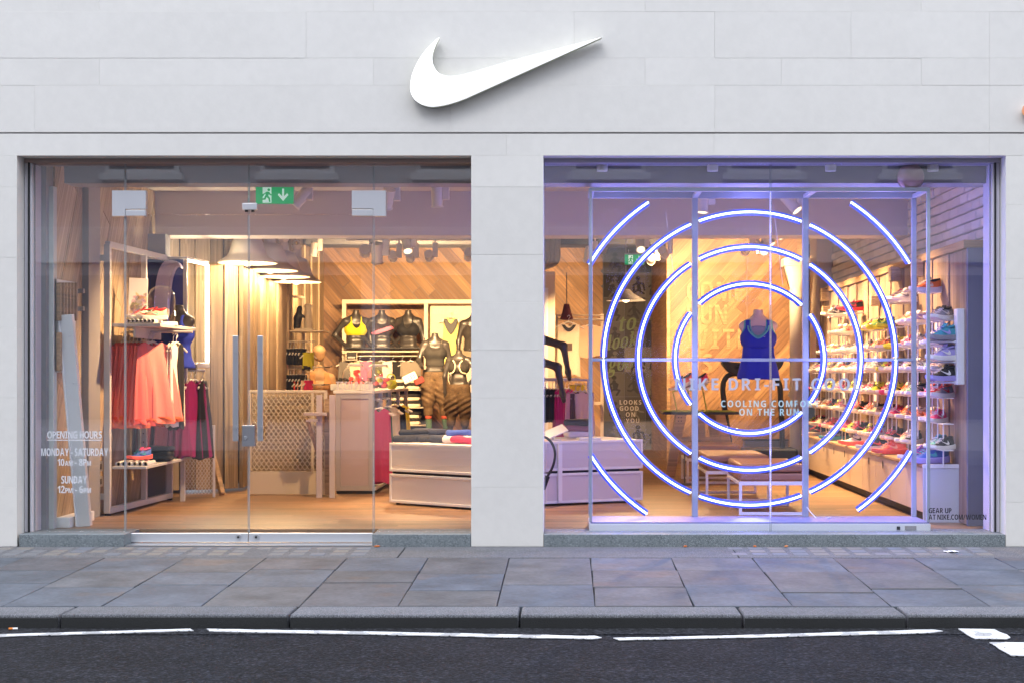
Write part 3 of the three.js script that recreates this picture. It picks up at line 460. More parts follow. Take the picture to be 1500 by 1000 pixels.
// ceiling fittings on the front of the window beam
for (const [px, label] of [[886, 'leftmost white spot fitting above the neon window'], [1048, 'white spot fitting above the left neon post'], [1221, 'white spot fitting above the right neon post'], [1371, 'rightmost white spot fitting above the neon window']]) {
  const t = thing('ceiling_fitting', label, 'spotlight', P(px, 240, 11.27), 0, 'white fittings over the neon window');
  mesh('head', cyl(0.045, 0.04, 0.1, -0.02, -0.005, 0, 18), lampWhite, t); mesh('gear_box', rbox(0.06, 0.07, 0.05, 0.005, 0.05, 0.025, 0), lampWhite, t); mesh('arm', rod(V(-0.02, 0.04, 0), V(-0.02, 0.12, 0), 0.01), lampWhite, t);
}
{ const t = thing('pink_dome', 'pale pink dome on the beam at the top right of the neon window', 'lamp', [X(1335, 11.3), Y(259, 11.3), Z(11.319)]); mesh('dome', new THREE.SphereGeometry(0.1, 32, 16, 0, Math.PI * 2, 0, Math.PI / 2).rotateX(Math.PI / 2), mat([0.46, 0.26, 0.25], 0.4), t); mesh('back_plate', cyl(0.104, 0.104, 0.008, 0, 0, 0, 32).rotateX(Math.PI / 2).translate(0, 0, 0.004), M.grey, t); }  // plain pink half sphere on a grey plate, added on the beam
// enamel pendants in a row receding to the right
{
  const enamel = mat([0.80, 0.74, 0.64], 0.35), shadeGeo = lathe([[0.285, 0], [0.288, 0.006], [0.275, 0.014], [0.2, 0.05], [0.178, 0.075], [0.15, 0.145], [0.12, 0.19], [0.06, 0.205], [0.055, 0.205], [0.115, 0.183], [0.142, 0.14], [0.17, 0.072], [0.195, 0.044], [0.27, 0.008], [0.285, 0]], 40).scale(1, 1.4, 1);
  const bulb = glow([1, 0.78, 0.48], 5);
  [[362, 386, 14.9, 'nearest and largest of the white enamel pendant lamps'], [395, 397, 15.8, 'second white enamel pendant lamp from the front of the row'], [415, 406, 16.7, 'third white enamel pendant lamp with a hanging ring'], [434, 413.5, 17.6, 'farthest of the white enamel pendant lamps']].forEach(([px, py, d, label], i) => {
    const p = P(px, py, d), t = thing('pendant_lamp', label, 'pendant lamp', p, 0, 'white enamel pendant lamps in a row');
    mesh('lamp_shade', shadeGeo, enamel, t); mesh('cap', [cyl(0.05, 0.062, 0.09, 0, 0.33, 0, 20), cyl(0.062, 0.035, 0.05, 0, 0.395, 0, 20)], enamel, t); mesh('ring', new THREE.TorusGeometry(0.032, 0.009, 8, 20).translate(0, 0.45, 0), enamel, t);
    mesh('cord', rod(V(0, 0.475, 0), V(0, CEIL - p.y, 0), 0.006), enamel, t); mesh('bulb', new THREE.SphereGeometry(0.06, 16, 12).translate(0, 0.03, 0), bulb, t);
    lampLight(new THREE.PointLight(WARM, 4.5), p.clone().add(V(0, 0.03, 0)), 2.2);
  });
  const p = P(917, 441, 18.6), t = thing('saucer_lamp', 'wide flat pendant lamp with a lit underside in front of the poster wall', 'pendant lamp', p);
  mesh('lamp_shade', lathe([[0.235, 0], [0.238, 0.006], [0.16, 0.05], [0.09, 0.09], [0.05, 0.14], [0.04, 0.14], [0.08, 0.08], [0.15, 0.04], [0.225, 0.004], [0.235, 0]], 36), M.grey, t); mesh('bulb', new THREE.SphereGeometry(0.05, 14, 10).translate(0, 0.03, 0), bulb, t); mesh('cord', rod(V(0, 0.2, 0), V(0, CEIL - p.y, 0), 0.005), M.grey, t);
  lampLight(new THREE.PointLight(WARM, 2), p.clone().add(V(0, 0.03, 0)), 2);
}
// exit signs
function exitSign(label, px0, px1, py0, py1, d) {
  const w = X(px1, d) - X(px0, d), h = Y(py0, d) - Y(py1, d), t = thing('exit_sign', label, 'exit sign', [X(px0, d), Y(py1, d), Z(d)]);
  mesh('housing', rbox2(0, w, 0, h + 0.02, -0.03, -0.002, 0.004), M.grey, t);
  mesh('lit_panel', rbox2(0.002, w - 0.002, 0.001, h - 0.002, -0.002, 0.008, 0.002), mat([0.0, 0.22, 0.06], 0.4, { emissive: new THREE.Color(0, 0.34, 0.10), emissiveIntensity: 0.8 }), t);
  const wm = mat([0.8, 0.85, 0.8], 0.5, { emissive: new THREE.Color(0.7, 1, 0.8), emissiveIntensity: 0.5 }), gm = mat([0, 0.2, 0.06], 0.5, { emissive: new THREE.Color(0, 0.34, 0.10), emissiveIntensity: 0.8 });
  const S = (pts, z, m, name) => mesh(name, new THREE.ExtrudeGeometry(new THREE.Shape(pts.map(([a, b]) => new THREE.Vector2(a * w, b * h))), { depth: 0.003, bevelEnabled: false }).translate(0, 0, z), m, t);
  S([[0.70, 0.86], [0.75, 0.86], [0.75, 0.42], [0.83, 0.60], [0.865, 0.5], [0.725, 0.16], [0.585, 0.5], [0.62, 0.60], [0.70, 0.42]], 0.008, wm, 'arrow');
  S([[0.19, 0.94], [0.42, 0.94], [0.42, 0.06], [0.19, 0.06]], 0.008, wm, 'door_symbol');
  const man = [[0.245, 0.6], [0.3, 0.68], [0.36, 0.68], [0.40, 0.56], [0.435, 0.52], [0.42, 0.46], [0.37, 0.5], [0.355, 0.55], [0.34, 0.45], [0.385, 0.32], [0.40, 0.1], [0.36, 0.1], [0.345, 0.28], [0.295, 0.38], [0.27, 0.24], [0.14, 0.2], [0.14, 0.28], [0.235, 0.32], [0.27, 0.5], [0.275, 0.58], [0.235, 0.52], [0.2, 0.4], [0.165, 0.42], [0.2, 0.55]];
  S(man, 0.0125, gm, 'running_figure'); mesh('running_figure', cyl(0.024 * w * 1.5, 0.024 * w * 1.5, 0.003, 0, 0, 0, 16).rotateX(Math.PI / 2).translate(0.355 * w, 0.79 * h, 0.014), gm, t);
  mesh('bracket', [rod(V(w * 0.2, h + 0.02, -0.015), V(w * 0.2, h + 0.06, -0.015), 0.006), rod(V(w * 0.8, h + 0.02, -0.015), V(w * 0.8, h + 0.06, -0.015), 0.006)], M.grey, t);
}
exitSign('green lit exit sign with running figure and down arrow above the glass doors', 374, 430, 273, 299, 11.6);
exitSign('small green lit exit sign deep in the shop left of the neon rings', 915, 944, 373, 388, 18);

// ================================================================ the neon display in the right window
{
  const dF = 11.27, dB = 11.70, dN = 11.655, zF = Z(dF), zB = Z(dB), base = FLOOR;
  const t = thing('neon_display', 'white metal window frame on a low white plinth that carries the neon rings', 'display stand', [0, 0, 0]);
  const wm = mat([0.34, 0.36, 0.42], 0.4), x0 = X(863, dF), x1 = X(1363, dF), bt = Y(764, dF);
  mesh('plinth', rbox2(x0, x1, base, bt - 0.012, zF + 0.02, zB - 0.06, 0.004), mat([0.70, 0.69, 0.70], 0.5), t);
  mesh('plinth_top', rbox2(x0 + 0.01, x1 - 0.01, bt - 0.011, bt, zF + 0.01, zB - 0.05, 0.003), mat([0.20, 0.21, 0.40], 0.35), t);
  const yTop = Y(281, dF), post = (x, z, w = 0.028) => mesh('post', rbox2(x - w / 2, x + w / 2, bt, yTop, z - w / 2, z + w / 2, 0.003), wm, t);
  post(x0 + 0.012, zF, 0.022); post(x1 - 0.014, zF, 0.026); post(X(865, dB), zB, 0.03); post(X(1018, dB), zB, 0.044); post(X(1180, dB), zB, 0.044); post(X(1339, dB), zB, 0.036);
  const beam = (z, h = 0.03) => mesh('top_beam', rbox2(x0 + 0.002, x1 - 0.002, yTop + 0.001, yTop + h, z - 0.017, z + 0.017, 0.003), wm, t); beam(zF); beam(zB, 0.05);
  for (const px of [865, 1018, 1180, 1339]) mesh('cross_tie', rbox2(X(px, dB) - 0.02, X(px, dB) + 0.02, yTop + 0.001, yTop + 0.028, zB + 0.018, zF - 0.018, 0.003), wm, t);
  mesh('cross_bar', rbox2(X(866, dB), X(1338, dB), Y(529, dB), Y(524.5, dB), zB - 0.012, zB + 0.032, 0.003), wm, t);
  mesh('hanging_wire', [[975, 310], [1133, 300]].map(([px, py]) => rod(P(px, py, dN), P(px + 14, 640, dN).setY(P(0, 418, dN).y), 0.0016, 5)), M.satin, t);
  mesh('power_lead', tube([P(1182, 742, dN), P(1190, 752, dN - 0.03), P(1200, 760, dN - 0.06), V(X(1216, 11.6), bt + 0.006, Z(11.58))], 0.004, 6), M.white, t);
  mesh('tape', box2(X(1325, dF), X(1342, dF), Y(776, dF), Y(769.5, dF), zF + 0.0205, zF + 0.022), mat([0.3, 0.28, 0.27], 0.8), t);
  mesh('socket', rbox2(X(1313, dF), X(1318, dF), Y(775, dF), Y(770, dF), zF + 0.0205, zF + 0.03, 0.003), M.dark, t);
  // neon: white core before a wider glowing blue tube that paints its halo
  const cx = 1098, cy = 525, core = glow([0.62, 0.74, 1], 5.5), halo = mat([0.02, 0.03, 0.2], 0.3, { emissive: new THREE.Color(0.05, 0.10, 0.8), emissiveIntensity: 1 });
  const NEON = new THREE.Color(0.28, 0.27, 1), c = P(cx, cy, dN), k = dN / F;
  class Arc extends THREE.Curve { constructor(r, a, b, z) { super(); Object.assign(this, { r, a, b, z }); } getPoint(t, v = V(0, 0, 0)) { const a = lerp(this.a, this.b, t); return v.set(c.x + this.r * Math.cos(a), c.y + this.r * Math.sin(a), c.z + this.z); } }
  const neon = (label, rp, a0, a1, n) => {
    const r = rp * k, q = thing('neon_tube', label, 'neon light', [0, 0, 0], 0, 'blue white neon arcs of the window display'), seg = Math.max(10, Math.round((a1 - a0) * 26));
    mesh('blue_halo', new THREE.TubeGeometry(new Arc(r, a0, a1, 0), seg, 0.0265, 12), halo, q);
    mesh('lit_core', [new THREE.TubeGeometry(new Arc(r, a0 + 0.004, a1 - 0.004, 0.016), seg, 0.012, 12), new THREE.SphereGeometry(0.012, 10, 8).translate(c.x + r * Math.cos(a0 + 0.004), c.y + r * Math.sin(a0 + 0.004), c.z + 0.016), new THREE.SphereGeometry(0.012, 10, 8).translate(c.x + r * Math.cos(a1 - 0.004), c.y + r * Math.sin(a1 - 0.004), c.z + 0.016)], core, q);
    mesh('clip', [0.12, 0.88].map((t) => { const p = new Arc(r, a0, a1, -0.022).getPoint(t); return rbox(0.02, 0.02, 0.03, 0.003, p.x, p.y, p.z); }), M.satin, q);
    for (let i = 0; i < n; i++) { const p = new Arc(r, a0, a1, 0.05).getPoint((i + 0.5) / n); lampLight(new THREE.PointLight(NEON, 0.8), p, 9); }
  };
  const D = Math.PI / 180, names = { 109: 'inner', 163: 'middle', 214: 'outer' };
  for (const r of [109, 163, 214]) {
    const gap = (px) => { const x = (px - cx) / r; return Math.acos(clamp(x, -1, 1)); };
    const gl = (s) => gap(1018 + s * 7), gr = (s) => gap(1180 + s * 7);
    neon(`top arc of the ${names[r]} neon ring between the two posts`, r, gr(-1), gl(1), 1);
    neon(`bottom arc of the ${names[r]} neon ring between the two posts`, r, -gl(1), -gr(-1), 1);
    if (r === 214) { const e = 0.012; neon('upper left arc of the outer neon ring left of the posts', r, gl(-1), Math.PI - e, 1); neon('lower left arc of the outer neon ring left of the posts', r, Math.PI + e, 2 * Math.PI - gl(-1), 1); neon('upper right arc of the outer neon ring right of the posts', r, e, gr(1), 1); neon('lower right arc of the outer neon ring right of the posts', r, -gr(1), -e, 1); }
    else { neon(`left arc of the ${names[r]} neon ring left of the posts`, r, gl(-1), 2 * Math.PI - gl(-1), 1); neon(`right arc of the ${names[r]} neon ring right of the posts`, r, -gr(1), gr(1), 1); }
  }
  for (const [label, ax, ay, bx, by] of [['short straight looking neon arc in the upper left corner of the frame', 949, 297, 865, 388], ['short neon arc in the upper right corner of the frame', 1334, 384, 1249, 294], ['short neon arc in the lower left corner of the frame', 868, 664, 950, 747], ['short neon arc in the lower right corner of the frame', 1257, 747, 1332, 660]]) {
    let a = Math.atan2(cy - ay, ax - cx), b = Math.atan2(cy - by, bx - cx); if (b < a) b += 2 * Math.PI; if (a < 0 && b > Math.PI) { a += 2 * Math.PI; } if (b - a > Math.PI) b -= 2 * Math.PI;
    neon(label, 272, Math.min(a, b), Math.max(a, b), 1);
  }
}
// ================================================================ makers: bodies, clothes, hangers, shoes
function surf(sdf, lo, hi, h) { // surface nets
  const n = [0, 1, 2].map((k) => Math.ceil((hi[k] - lo[k]) / h) + 2), [nx, ny, nz] = n, f = new Float32Array(nx * ny * nz), id = (i, j, k) => i + nx * (j + ny * k);
  for (let k = 0; k < nz; k++) for (let j = 0; j < ny; j++) for (let i = 0; i < nx; i++) f[id(i, j, k)] = sdf(lo[0] + (i - 0.5) * h, lo[1] + (j - 0.5) * h, lo[2] + (k - 0.5) * h);
  const vid = new Int32Array(nx * ny * nz).fill(-1), pos = [], idx = [];
  const E = []; for (let a = 0; a < 8; a++) for (let b = a + 1; b < 8; b++) { const x = a ^ b; if (x === 1 || x === 2 || x === 4) E.push([a, b]); }
  for (let k = 0; k < nz - 1; k++) for (let j = 0; j < ny - 1; j++) for (let i = 0; i < nx - 1; i++) {
    const c = []; let s = 0; for (let q = 0; q < 8; q++) { const v = f[id(i + (q & 1), j + (q >> 1 & 1), k + (q >> 2))]; c.push(v); if (v < 0) s++; }
    if (s === 0 || s === 8) continue;
    let x = 0, y = 0, z = 0, m = 0; for (const [a, b] of E) if ((c[a] < 0) !== (c[b] < 0)) { const t = c[a] / (c[a] - c[b]); x += (a & 1) + t * ((b & 1) - (a & 1)); y += (a >> 1 & 1) + t * ((b >> 1 & 1) - (a >> 1 & 1)); z += (a >> 2) + t * ((b >> 2) - (a >> 2)); m++; }
    vid[id(i, j, k)] = pos.length / 3; pos.push(lo[0] + (i - 0.5 + x / m) * h, lo[1] + (j - 0.5 + y / m) * h, lo[2] + (k - 0.5 + z / m) * h);
  }
  const quad = (a, b, c, d, flip) => { if (a < 0 || b < 0 || c < 0 || d < 0) return; flip ? idx.push(a, c, b, a, d, c) : idx.push(a, b, c, a, c, d); };
  for (let k = 1; k < nz - 1; k++) for (let j = 1; j < ny - 1; j++) for (let i = 1; i < nx - 1; i++) {
    const v = f[id(i, j, k)] < 0;
    if (v !== (f[id(i + 1, j, k)] < 0)) quad(vid[id(i, j - 1, k - 1)], vid[id(i, j, k - 1)], vid[id(i, j, k)], vid[id(i, j - 1, k)], !v);
    if (v !== (f[id(i, j + 1, k)] < 0)) quad(vid[id(i - 1, j, k - 1)], vid[id(i - 1, j, k)], vid[id(i, j, k)], vid[id(i, j, k - 1)], !v);
    if (v !== (f[id(i, j, k + 1)] < 0)) quad(vid[id(i - 1, j - 1, k)], vid[id(i, j - 1, k)], vid[id(i, j, k)], vid[id(i - 1, j, k)], !v);
  }
  const g = new THREE.BufferGeometry(); g.setAttribute('position', new THREE.Float32BufferAttribute(pos, 3)); g.setIndex(idx); g.computeVertexNormals(); return g;
}
const smin = (a, b, k) => { const h = Math.max(k - Math.abs(a - b), 0) / k; return Math.min(a, b) - h * h * k * 0.25; };
function cap(a, b, ra, rb, zs = 1) { // tapered capsule, flattened front to back by zs
  const [ax, ay, az] = a, bx = b[0] - ax, by = b[1] - ay, bz = (b[2] - az) * zs, l = bx * bx + by * by + bz * bz + 1e-9;
  return (x, y, z) => { const px = x - ax, py = y - ay, pz = (z - az) * zs, t = clamp((px * bx + py * by + pz * bz) / l, 0, 1), dx = px - t * bx, dy = py - t * by, dz = pz - t * bz; return Math.sqrt(dx * dx + dy * dy + dz * dz) - lerp(ra, rb, t); };
}
const blend = (list, k) => (x, y, z) => { let d = 1e3; for (const f of list) d = smin(d, f(x, y, z), k); return d; };
// a headless mannequin in metres, standing at 0; arms and legs are joint positions
const trunk = blend([cap([-0.07, 0.93, 0], [0.07, 0.93, 0], 0.105, 0.105, 1.15), cap([-0.045, 1.09, 0.005], [0.045, 1.09, 0.005], 0.084, 0.084, 1.2), cap([-0.075, 1.26, 0], [0.075, 1.26, 0], 0.092, 0.092, 1.15), cap([-0.066, 1.255, 0.062], [-0.066, 1.25, 0.066], 0.05, 0.05), cap([0.066, 1.255, 0.062], [0.066, 1.25, 0.066], 0.05, 0.05), cap([-0.145, 1.385, -0.01], [0.145, 1.385, -0.01], 0.046, 0.046), cap([-0.06, 1.40, -0.012], [0.06, 1.40, -0.012], 0.055, 0.055), cap([0, 1.40, -0.01], [0, 1.56, 0.012], 0.052, 0.046)], 0.07);
const armOf = (s, e, w) => { const h = [w[0] + (w[0] - e[0]) * 0.28, w[1] + (w[1] - e[1]) * 0.28, w[2] + (w[2] - e[2]) * 0.28]; return blend([cap(s, e, 0.046, 0.036), cap(e, w, 0.036, 0.024), cap(w, h, 0.028, 0.022, 1.2), cap([w[0], w[1], w[2] + 0.02], [h[0], h[1] + 0.02, h[2] + 0.035], 0.014, 0.01)], 0.03); };
const legOf = (h, k, a, toe) => blend([cap(h, k, 0.088, 0.052), cap(k, [lerp(k[0], a[0], 0.3), lerp(k[1], a[1], 0.3), lerp(k[2], a[2], 0.3) - 0.02], 0.05, 0.052), cap([k[0], k[1] - 0.1, k[2] - 0.015], a, 0.05, 0.035), cap(a, [a[0], a[1] - 0.05, a[2]], 0.036, 0.034), cap([a[0], a[1] - 0.055, a[2] - 0.02], toe, 0.033, 0.024)], 0.035);
const ARMS = {
  hips: (s) => armOf([0.168 * s, 1.375, -0.01], [0.31 * s, 1.17, -0.07], [0.165 * s, 1.02, 0.05]), side: (s) => armOf([0.168 * s, 1.375, -0.01], [0.225 * s, 1.12, -0.03], [0.235 * s, 0.87, 0.04]),
  fwd: (s) => armOf([0.168 * s, 1.375, -0.01], [0.24 * s, 1.14, 0.02], [0.2 * s, 1.06, 0.24]), reach: (s) => armOf([0.168 * s, 1.375, -0.01], [0.40 * s, 1.30, 0.10], [0.44 * s, 1.05, 0.16]),
};
function bodySDF(arms = ['side', 'side'], legs = null, cut = -1) {
  const l = [trunk]; if (arms[0]) l.push(ARMS[arms[0]](-1)); if (arms[1]) l.push(ARMS[arms[1]](1)); if (legs) l.push(legs[0], legs[1]);
  const f = blend(l, 0.035); return (x, y, z) => Math.max(f(x, y, z), cut - y, y - 1.545 + 0.25 * (z < 0 ? -z : 0));
}
const neckline = (x, y, z, drop, w, back) => { const d = z > 0 ? drop : back; return Math.hypot(x / w, (y - 1.42) / d) - 1; }; // < 0 inside the neck hole
const topSDF = (off, y0, strap, drop, w = 0.085, back = 0.12) => (x, y, z) => { const t = trunk(x, y, z) - off; return Math.max(t, y0 - y, Math.abs(x) - lerp(0.2, strap, sstep(1.24, 1.38, y)), -0.05 * neckline(x, y, z, drop, w, back), y - 1.445); };
const BOX = [[-0.52, 0.0, -0.26], [0.52, 1.6, 0.34]];
const bodyGeo = (arms, legs, cut, h = 0.013) => surf(bodySDF(arms, legs, cut), [BOX[0][0], cut - 0.02, BOX[0][2]], BOX[1], h);
const shellGeo = (f, y0, y1, h = 0.011) => surf(f, [-0.3, y0 - 0.02, -0.22], [0.3, y1 + 0.02, 0.24], h);

// a hanging garment: a closed cloth tube with folds, origin at the shoulder line
function garment({ w0 = 0.34, w1 = 0.44, h = 0.7, t0 = 0.03, t1 = 0.06, folds = 7, amp = 0.012, waist = 1, s = 1, hemWave = 0.015, neck = 0.06 }) {
  const U = 40, R = 16, pos = [], idx = [], ph = s * 1.7;
  for (let j = 0; j <= R; j++) for (let i = 0; i < U; i++) {
    const v = j / R, a = i / U * Math.PI * 2, ca = Math.cos(a), sa = Math.sin(a), wv = lerp(w0, w1, v ** 0.9) * (1 - (1 - waist) * Math.exp(-((v - 0.45) ** 2) / 0.03)) / 2, tv = lerp(t0, t1, v) / 2;
    const f = amp * sstep(0.05, 0.6, v) * (Math.sin(a * folds + ph + v * 1.2) + 0.5 * Math.sin(a * (folds * 2 + 1) + ph * 2.3));
    const x = ca * (wv + f * 0.5), z = Math.sign(sa) * Math.abs(sa) ** 0.8 * tv + f * sa;
    let y = -v * h; if (j === 0) y = -0.05 * Math.abs(ca) ** 2 - neck * (1 - Math.min(1, Math.abs(ca) / 0.45)); if (j === R) y += hemWave * Math.sin(a * 3 + ph);
    pos.push(x, y, z);
  }
  for (let j = 0; j < R; j++) for (let i = 0; i < U; i++) { const a = j * U + i, b = j * U + (i + 1) % U; idx.push(a, a + U, b, b, a + U, b + U); }
  const g = new THREE.BufferGeometry(); g.setAttribute('position', new THREE.Float32BufferAttribute(pos, 3)); g.setIndex(idx); g.computeVertexNormals();
  const uv = new Float32Array(pos.length / 3 * 2); for (let i = 0; i < pos.length / 3; i++) { uv[2 * i] = pos[3 * i] + pos[3 * i + 2]; uv[2 * i + 1] = pos[3 * i + 1]; } g.setAttribute('uv', new THREE.BufferAttribute(uv, 2)); g.userData.ownUV = true; return g;
}
const hangerGeo = (w = 0.38) => (tube([V(-w / 2, -0.045, 0), V(-w / 4, 0.0, 0), V(0, 0.035, 0), V(w / 4, 0.0, 0), V(w / 2, -0.045, 0)], 0.009, 7)), HOOK = tube([V(0, 0.035, 0), V(0, 0.07, 0), V(0.018, 0.095, 0), V(0.005, 0.118, 0), V(-0.018, 0.10, 0)], 0.0035, 6);
const HANG = hangerGeo(), HANGS = hangerGeo(0.3), hangerMat = mat([0.72, 0.68, 0.6], 0.5);
function hang(name, label, cat, pos, turn, hex, opt, group) { // garment on its hanger; pos is the rail point
  const t = thing(name, label, cat, [pos.x, pos.y - 0.12, pos.z], turn, group);
  mesh('fabric', garment(opt).translate(0, 0.042, 0), fabric(hex), t); mesh('hook', HOOK, M.satin, mesh('hanger', opt.small ? HANGS : HANG, hangerMat, t)); if (opt.trim) mesh('hem_band', garment({ ...opt, h: 0.05, w0: (opt.w1 || 0.44) * 0.995, w1: (opt.w1 || 0.44) * 1.01, t0: opt.t1 || 0.06, neck: 0 }).translate(0, 0.042 - (opt.h || 0.7) + 0.045, 0), fabric(opt.trim), t); return t;
}
function foldedGeo(w, d, h, s) { // folded cloth: a soft slab with a rounded fold to the front
  const g = new RoundedBoxGeometry(w, h, d, 4, h * 0.48), p = g.attributes.position; for (let i = 0; i < p.count; i++) { const x = p.getX(i), z = p.getZ(i); p.setXYZ(i, x + 0.006 * Math.sin(z * 21 + s), p.getY(i) + 0.005 * Math.sin(x * 17 + s * 2) * Math.cos(z * 13 + s), z + 0.008 * Math.sin(x * 12 + s)); } g.computeVertexNormals(); return g;
}
// ---- trainers: length 0.27 along +x (toe), on y = 0
const tickShape = (() => { const s = new THREE.Shape(); s.moveTo(0, 0.55); s.bezierCurveTo(-0.25, 0.2, -0.2, -0.02, 0.05, -0.02); s.bezierCurveTo(0.2, 0, 0.5, 0.18, 1.2, 0.6); s.bezierCurveTo(0.6, 0.34, 0.3, 0.24, 0.14, 0.26); s.bezierCurveTo(0, 0.28, -0.03, 0.4, 0, 0.55); return s; })();
const SHOE = (() => {
  const L = 0.27, N = 12, A = 12;
  const hw = (t) => 0.03 + 0.016 * Math.sin(Math.PI * clamp(t * 0.9 + 0.12, 0, 1)) - 0.014 * sstep(0.86, 1, t) - 0.004 * Math.exp(-((t - 0.42) ** 2) / 0.02), top = (t) => t < 0.3 ? lerp(0.098, 0.082, sstep(0, 0.22, t)) : lerp(0.088, 0.034, sstep(0.33, 0.86, t)) - 0.016 * sstep(0.9, 1, t);
  const grid = (rows, ring, f, capEnds = true) => { const pos = [], idx = []; for (let j = 0; j <= rows; j++) for (let i = 0; i <= ring; i++) pos.push(...f(j / rows, i / ring)); const w = ring + 1; for (let j = 0; j < rows; j++) for (let i = 0; i < ring; i++) { const a = j * w + i; idx.push(a, a + 1, a + w, a + 1, a + w + 1, a + w); } const g = new THREE.BufferGeometry(); g.setAttribute('position', new THREE.Float32BufferAttribute(pos, 3)); g.setAttribute('uv', new THREE.Float32BufferAttribute(new Float32Array(pos.length / 3 * 2), 2)); g.setIndex(idx); g.computeVertexNormals(); return g; };
  const endT = (t) => t < 0.5 ? 1 - Math.sqrt(Math.max(0, 1 - (t / 0.08) ** 2)) * 0 : 1, close = (t) => Math.sqrt(clamp(Math.min(t / 0.07, (1 - t) / 0.09), 0, 1)), spring = (t) => 0.016 * sstep(0.72, 1, t) + 0.006 * sstep(0.25, 0, t);
  const upper = grid(N, A, (t, u) => { const a = u * Math.PI, c = close(t), w = hw(t) * (0.25 + 0.75 * c), h = top(t) * (t > 0.9 ? 0.35 + 0.65 * c : 1); const ca = Math.cos(a), sa = Math.sin(a); return [(t - 0.5) * L, 0.024 + spring(t) + (h - 0.024) * sa ** 0.75, w * Math.sign(ca) * Math.abs(ca) ** 0.75 * (1 - 0.22 * sa)]; });
  const out = []; for (let i = 0; i <= 28; i++) { const t = i / 28; out.push([(t - 0.5) * L * 1.03, (hw(t) + 0.005) * (0.25 + 0.75 * close(t))]); }
  const ss = new THREE.Shape([...out.map(([x, z]) => new THREE.Vector2(x, z)), ...out.slice().reverse().map(([x, z]) => new THREE.Vector2(x, -z))]);
  const sole = new THREE.ExtrudeGeometry(ss, { depth: 0.024, bevelEnabled: true, bevelThickness: 0.004, bevelSize: 0.003, bevelSegments: 1 }).rotateX(-Math.PI / 2), p = sole.attributes.position; for (let i = 0; i < p.count; i++) { const t = p.getX(i) / L + 0.5; p.setY(i, 0.004 + p.getY(i) * (1.25 - 0.45 * t) + spring(clamp(t, 0, 1))); } sole.computeVertexNormals();
  const collar = new THREE.TorusGeometry(0.033, 0.008, 7, 18).rotateX(Math.PI / 2).scale(1.35, 1, 0.72).rotateZ(-0.2).translate(-0.078, 0.093, 0), lining = new THREE.SphereGeometry(0.034, 14, 8).scale(1.3, 0.28, 0.66).rotateZ(-0.2).translate(-0.078, 0.091, 0);
  const tongue = rbox(0.05, 0.012, 0.04, 0.005).rotateZ(-0.75).translate(-0.026, 0.096, 0);
  const laces = join([0, 1, 2, 3].map((k) => rbox(0.008, 0.006, 0.044 - k * 0.003, 0.002).translate(0.002 + k * 0.017, 0.088 - k * 0.0105, 0)));
  const tick = join([1, -1].map((s) => { const g = new THREE.ExtrudeGeometry(tickShape, { depth: 0.004, bevelEnabled: false, curveSegments: 4 }).scale(0.075, 0.06, 1).translate(-0.035, 0.04, 0); const q = g.attributes.position; for (let i = 0; i < q.count; i++) { const t = q.getX(i) / L + 0.5; q.setZ(i, s * (q.getZ(i) + hw(t) * (0.965 - 0.30 * sstep(0.035, 0.095, q.getY(i))))); } if (s < 0) { const ix = g.index; g.computeVertexNormals(); } g.computeVertexNormals(); return g; }));
  return { upper, sole, collar, lining, tongue, laces, tick };
})();
const shoeMats = {}; const sm = (hex) => shoeMats[hex] ??= mat(hex, 0.65);
const COL = { white: 0xe6e2dc, pink: 0xe2467c, coral: 0xf0604f, black: 0x1b1a1d, grey: 0x8d8b90, blue: 0x3f63b0, navy: 0x252c50, mint: 0x86cdb5, yellow: 0xd9dc3c, orange: 0xee7b35, red: 0xc4242f, purple: 0x74409c, teal: 0x3f93a3, lilac: 0xa59ad4, green: 0x4b8554, peach: 0xf2b096, cream: 0xe9d6b8 };
function shoe(label, pos, turn, [up, so, ac, li], group, scale = 1, name = 'running_shoe', tilt = 0) {
  const t = thing(name, label, 'shoe', pos, turn, group); t.scale.setScalar(scale); if (tilt) t.rotation.z = tilt; t.rotation.order = 'YXZ';
  mesh('sole', SHOE.sole, sm(COL[so]), t); mesh('upper', SHOE.upper, sm(COL[up]), t); const c = mesh('collar', SHOE.collar, sm(COL[li]), t); mesh('lining', SHOE.lining, sm(COL.black), c); mesh('tongue', SHOE.tongue, sm(COL[li]), t); mesh('laces', SHOE.laces, sm(COL[ac]), t); mesh('side_stripe', SHOE.tick, sm(COL[ac]), t); return t;
}
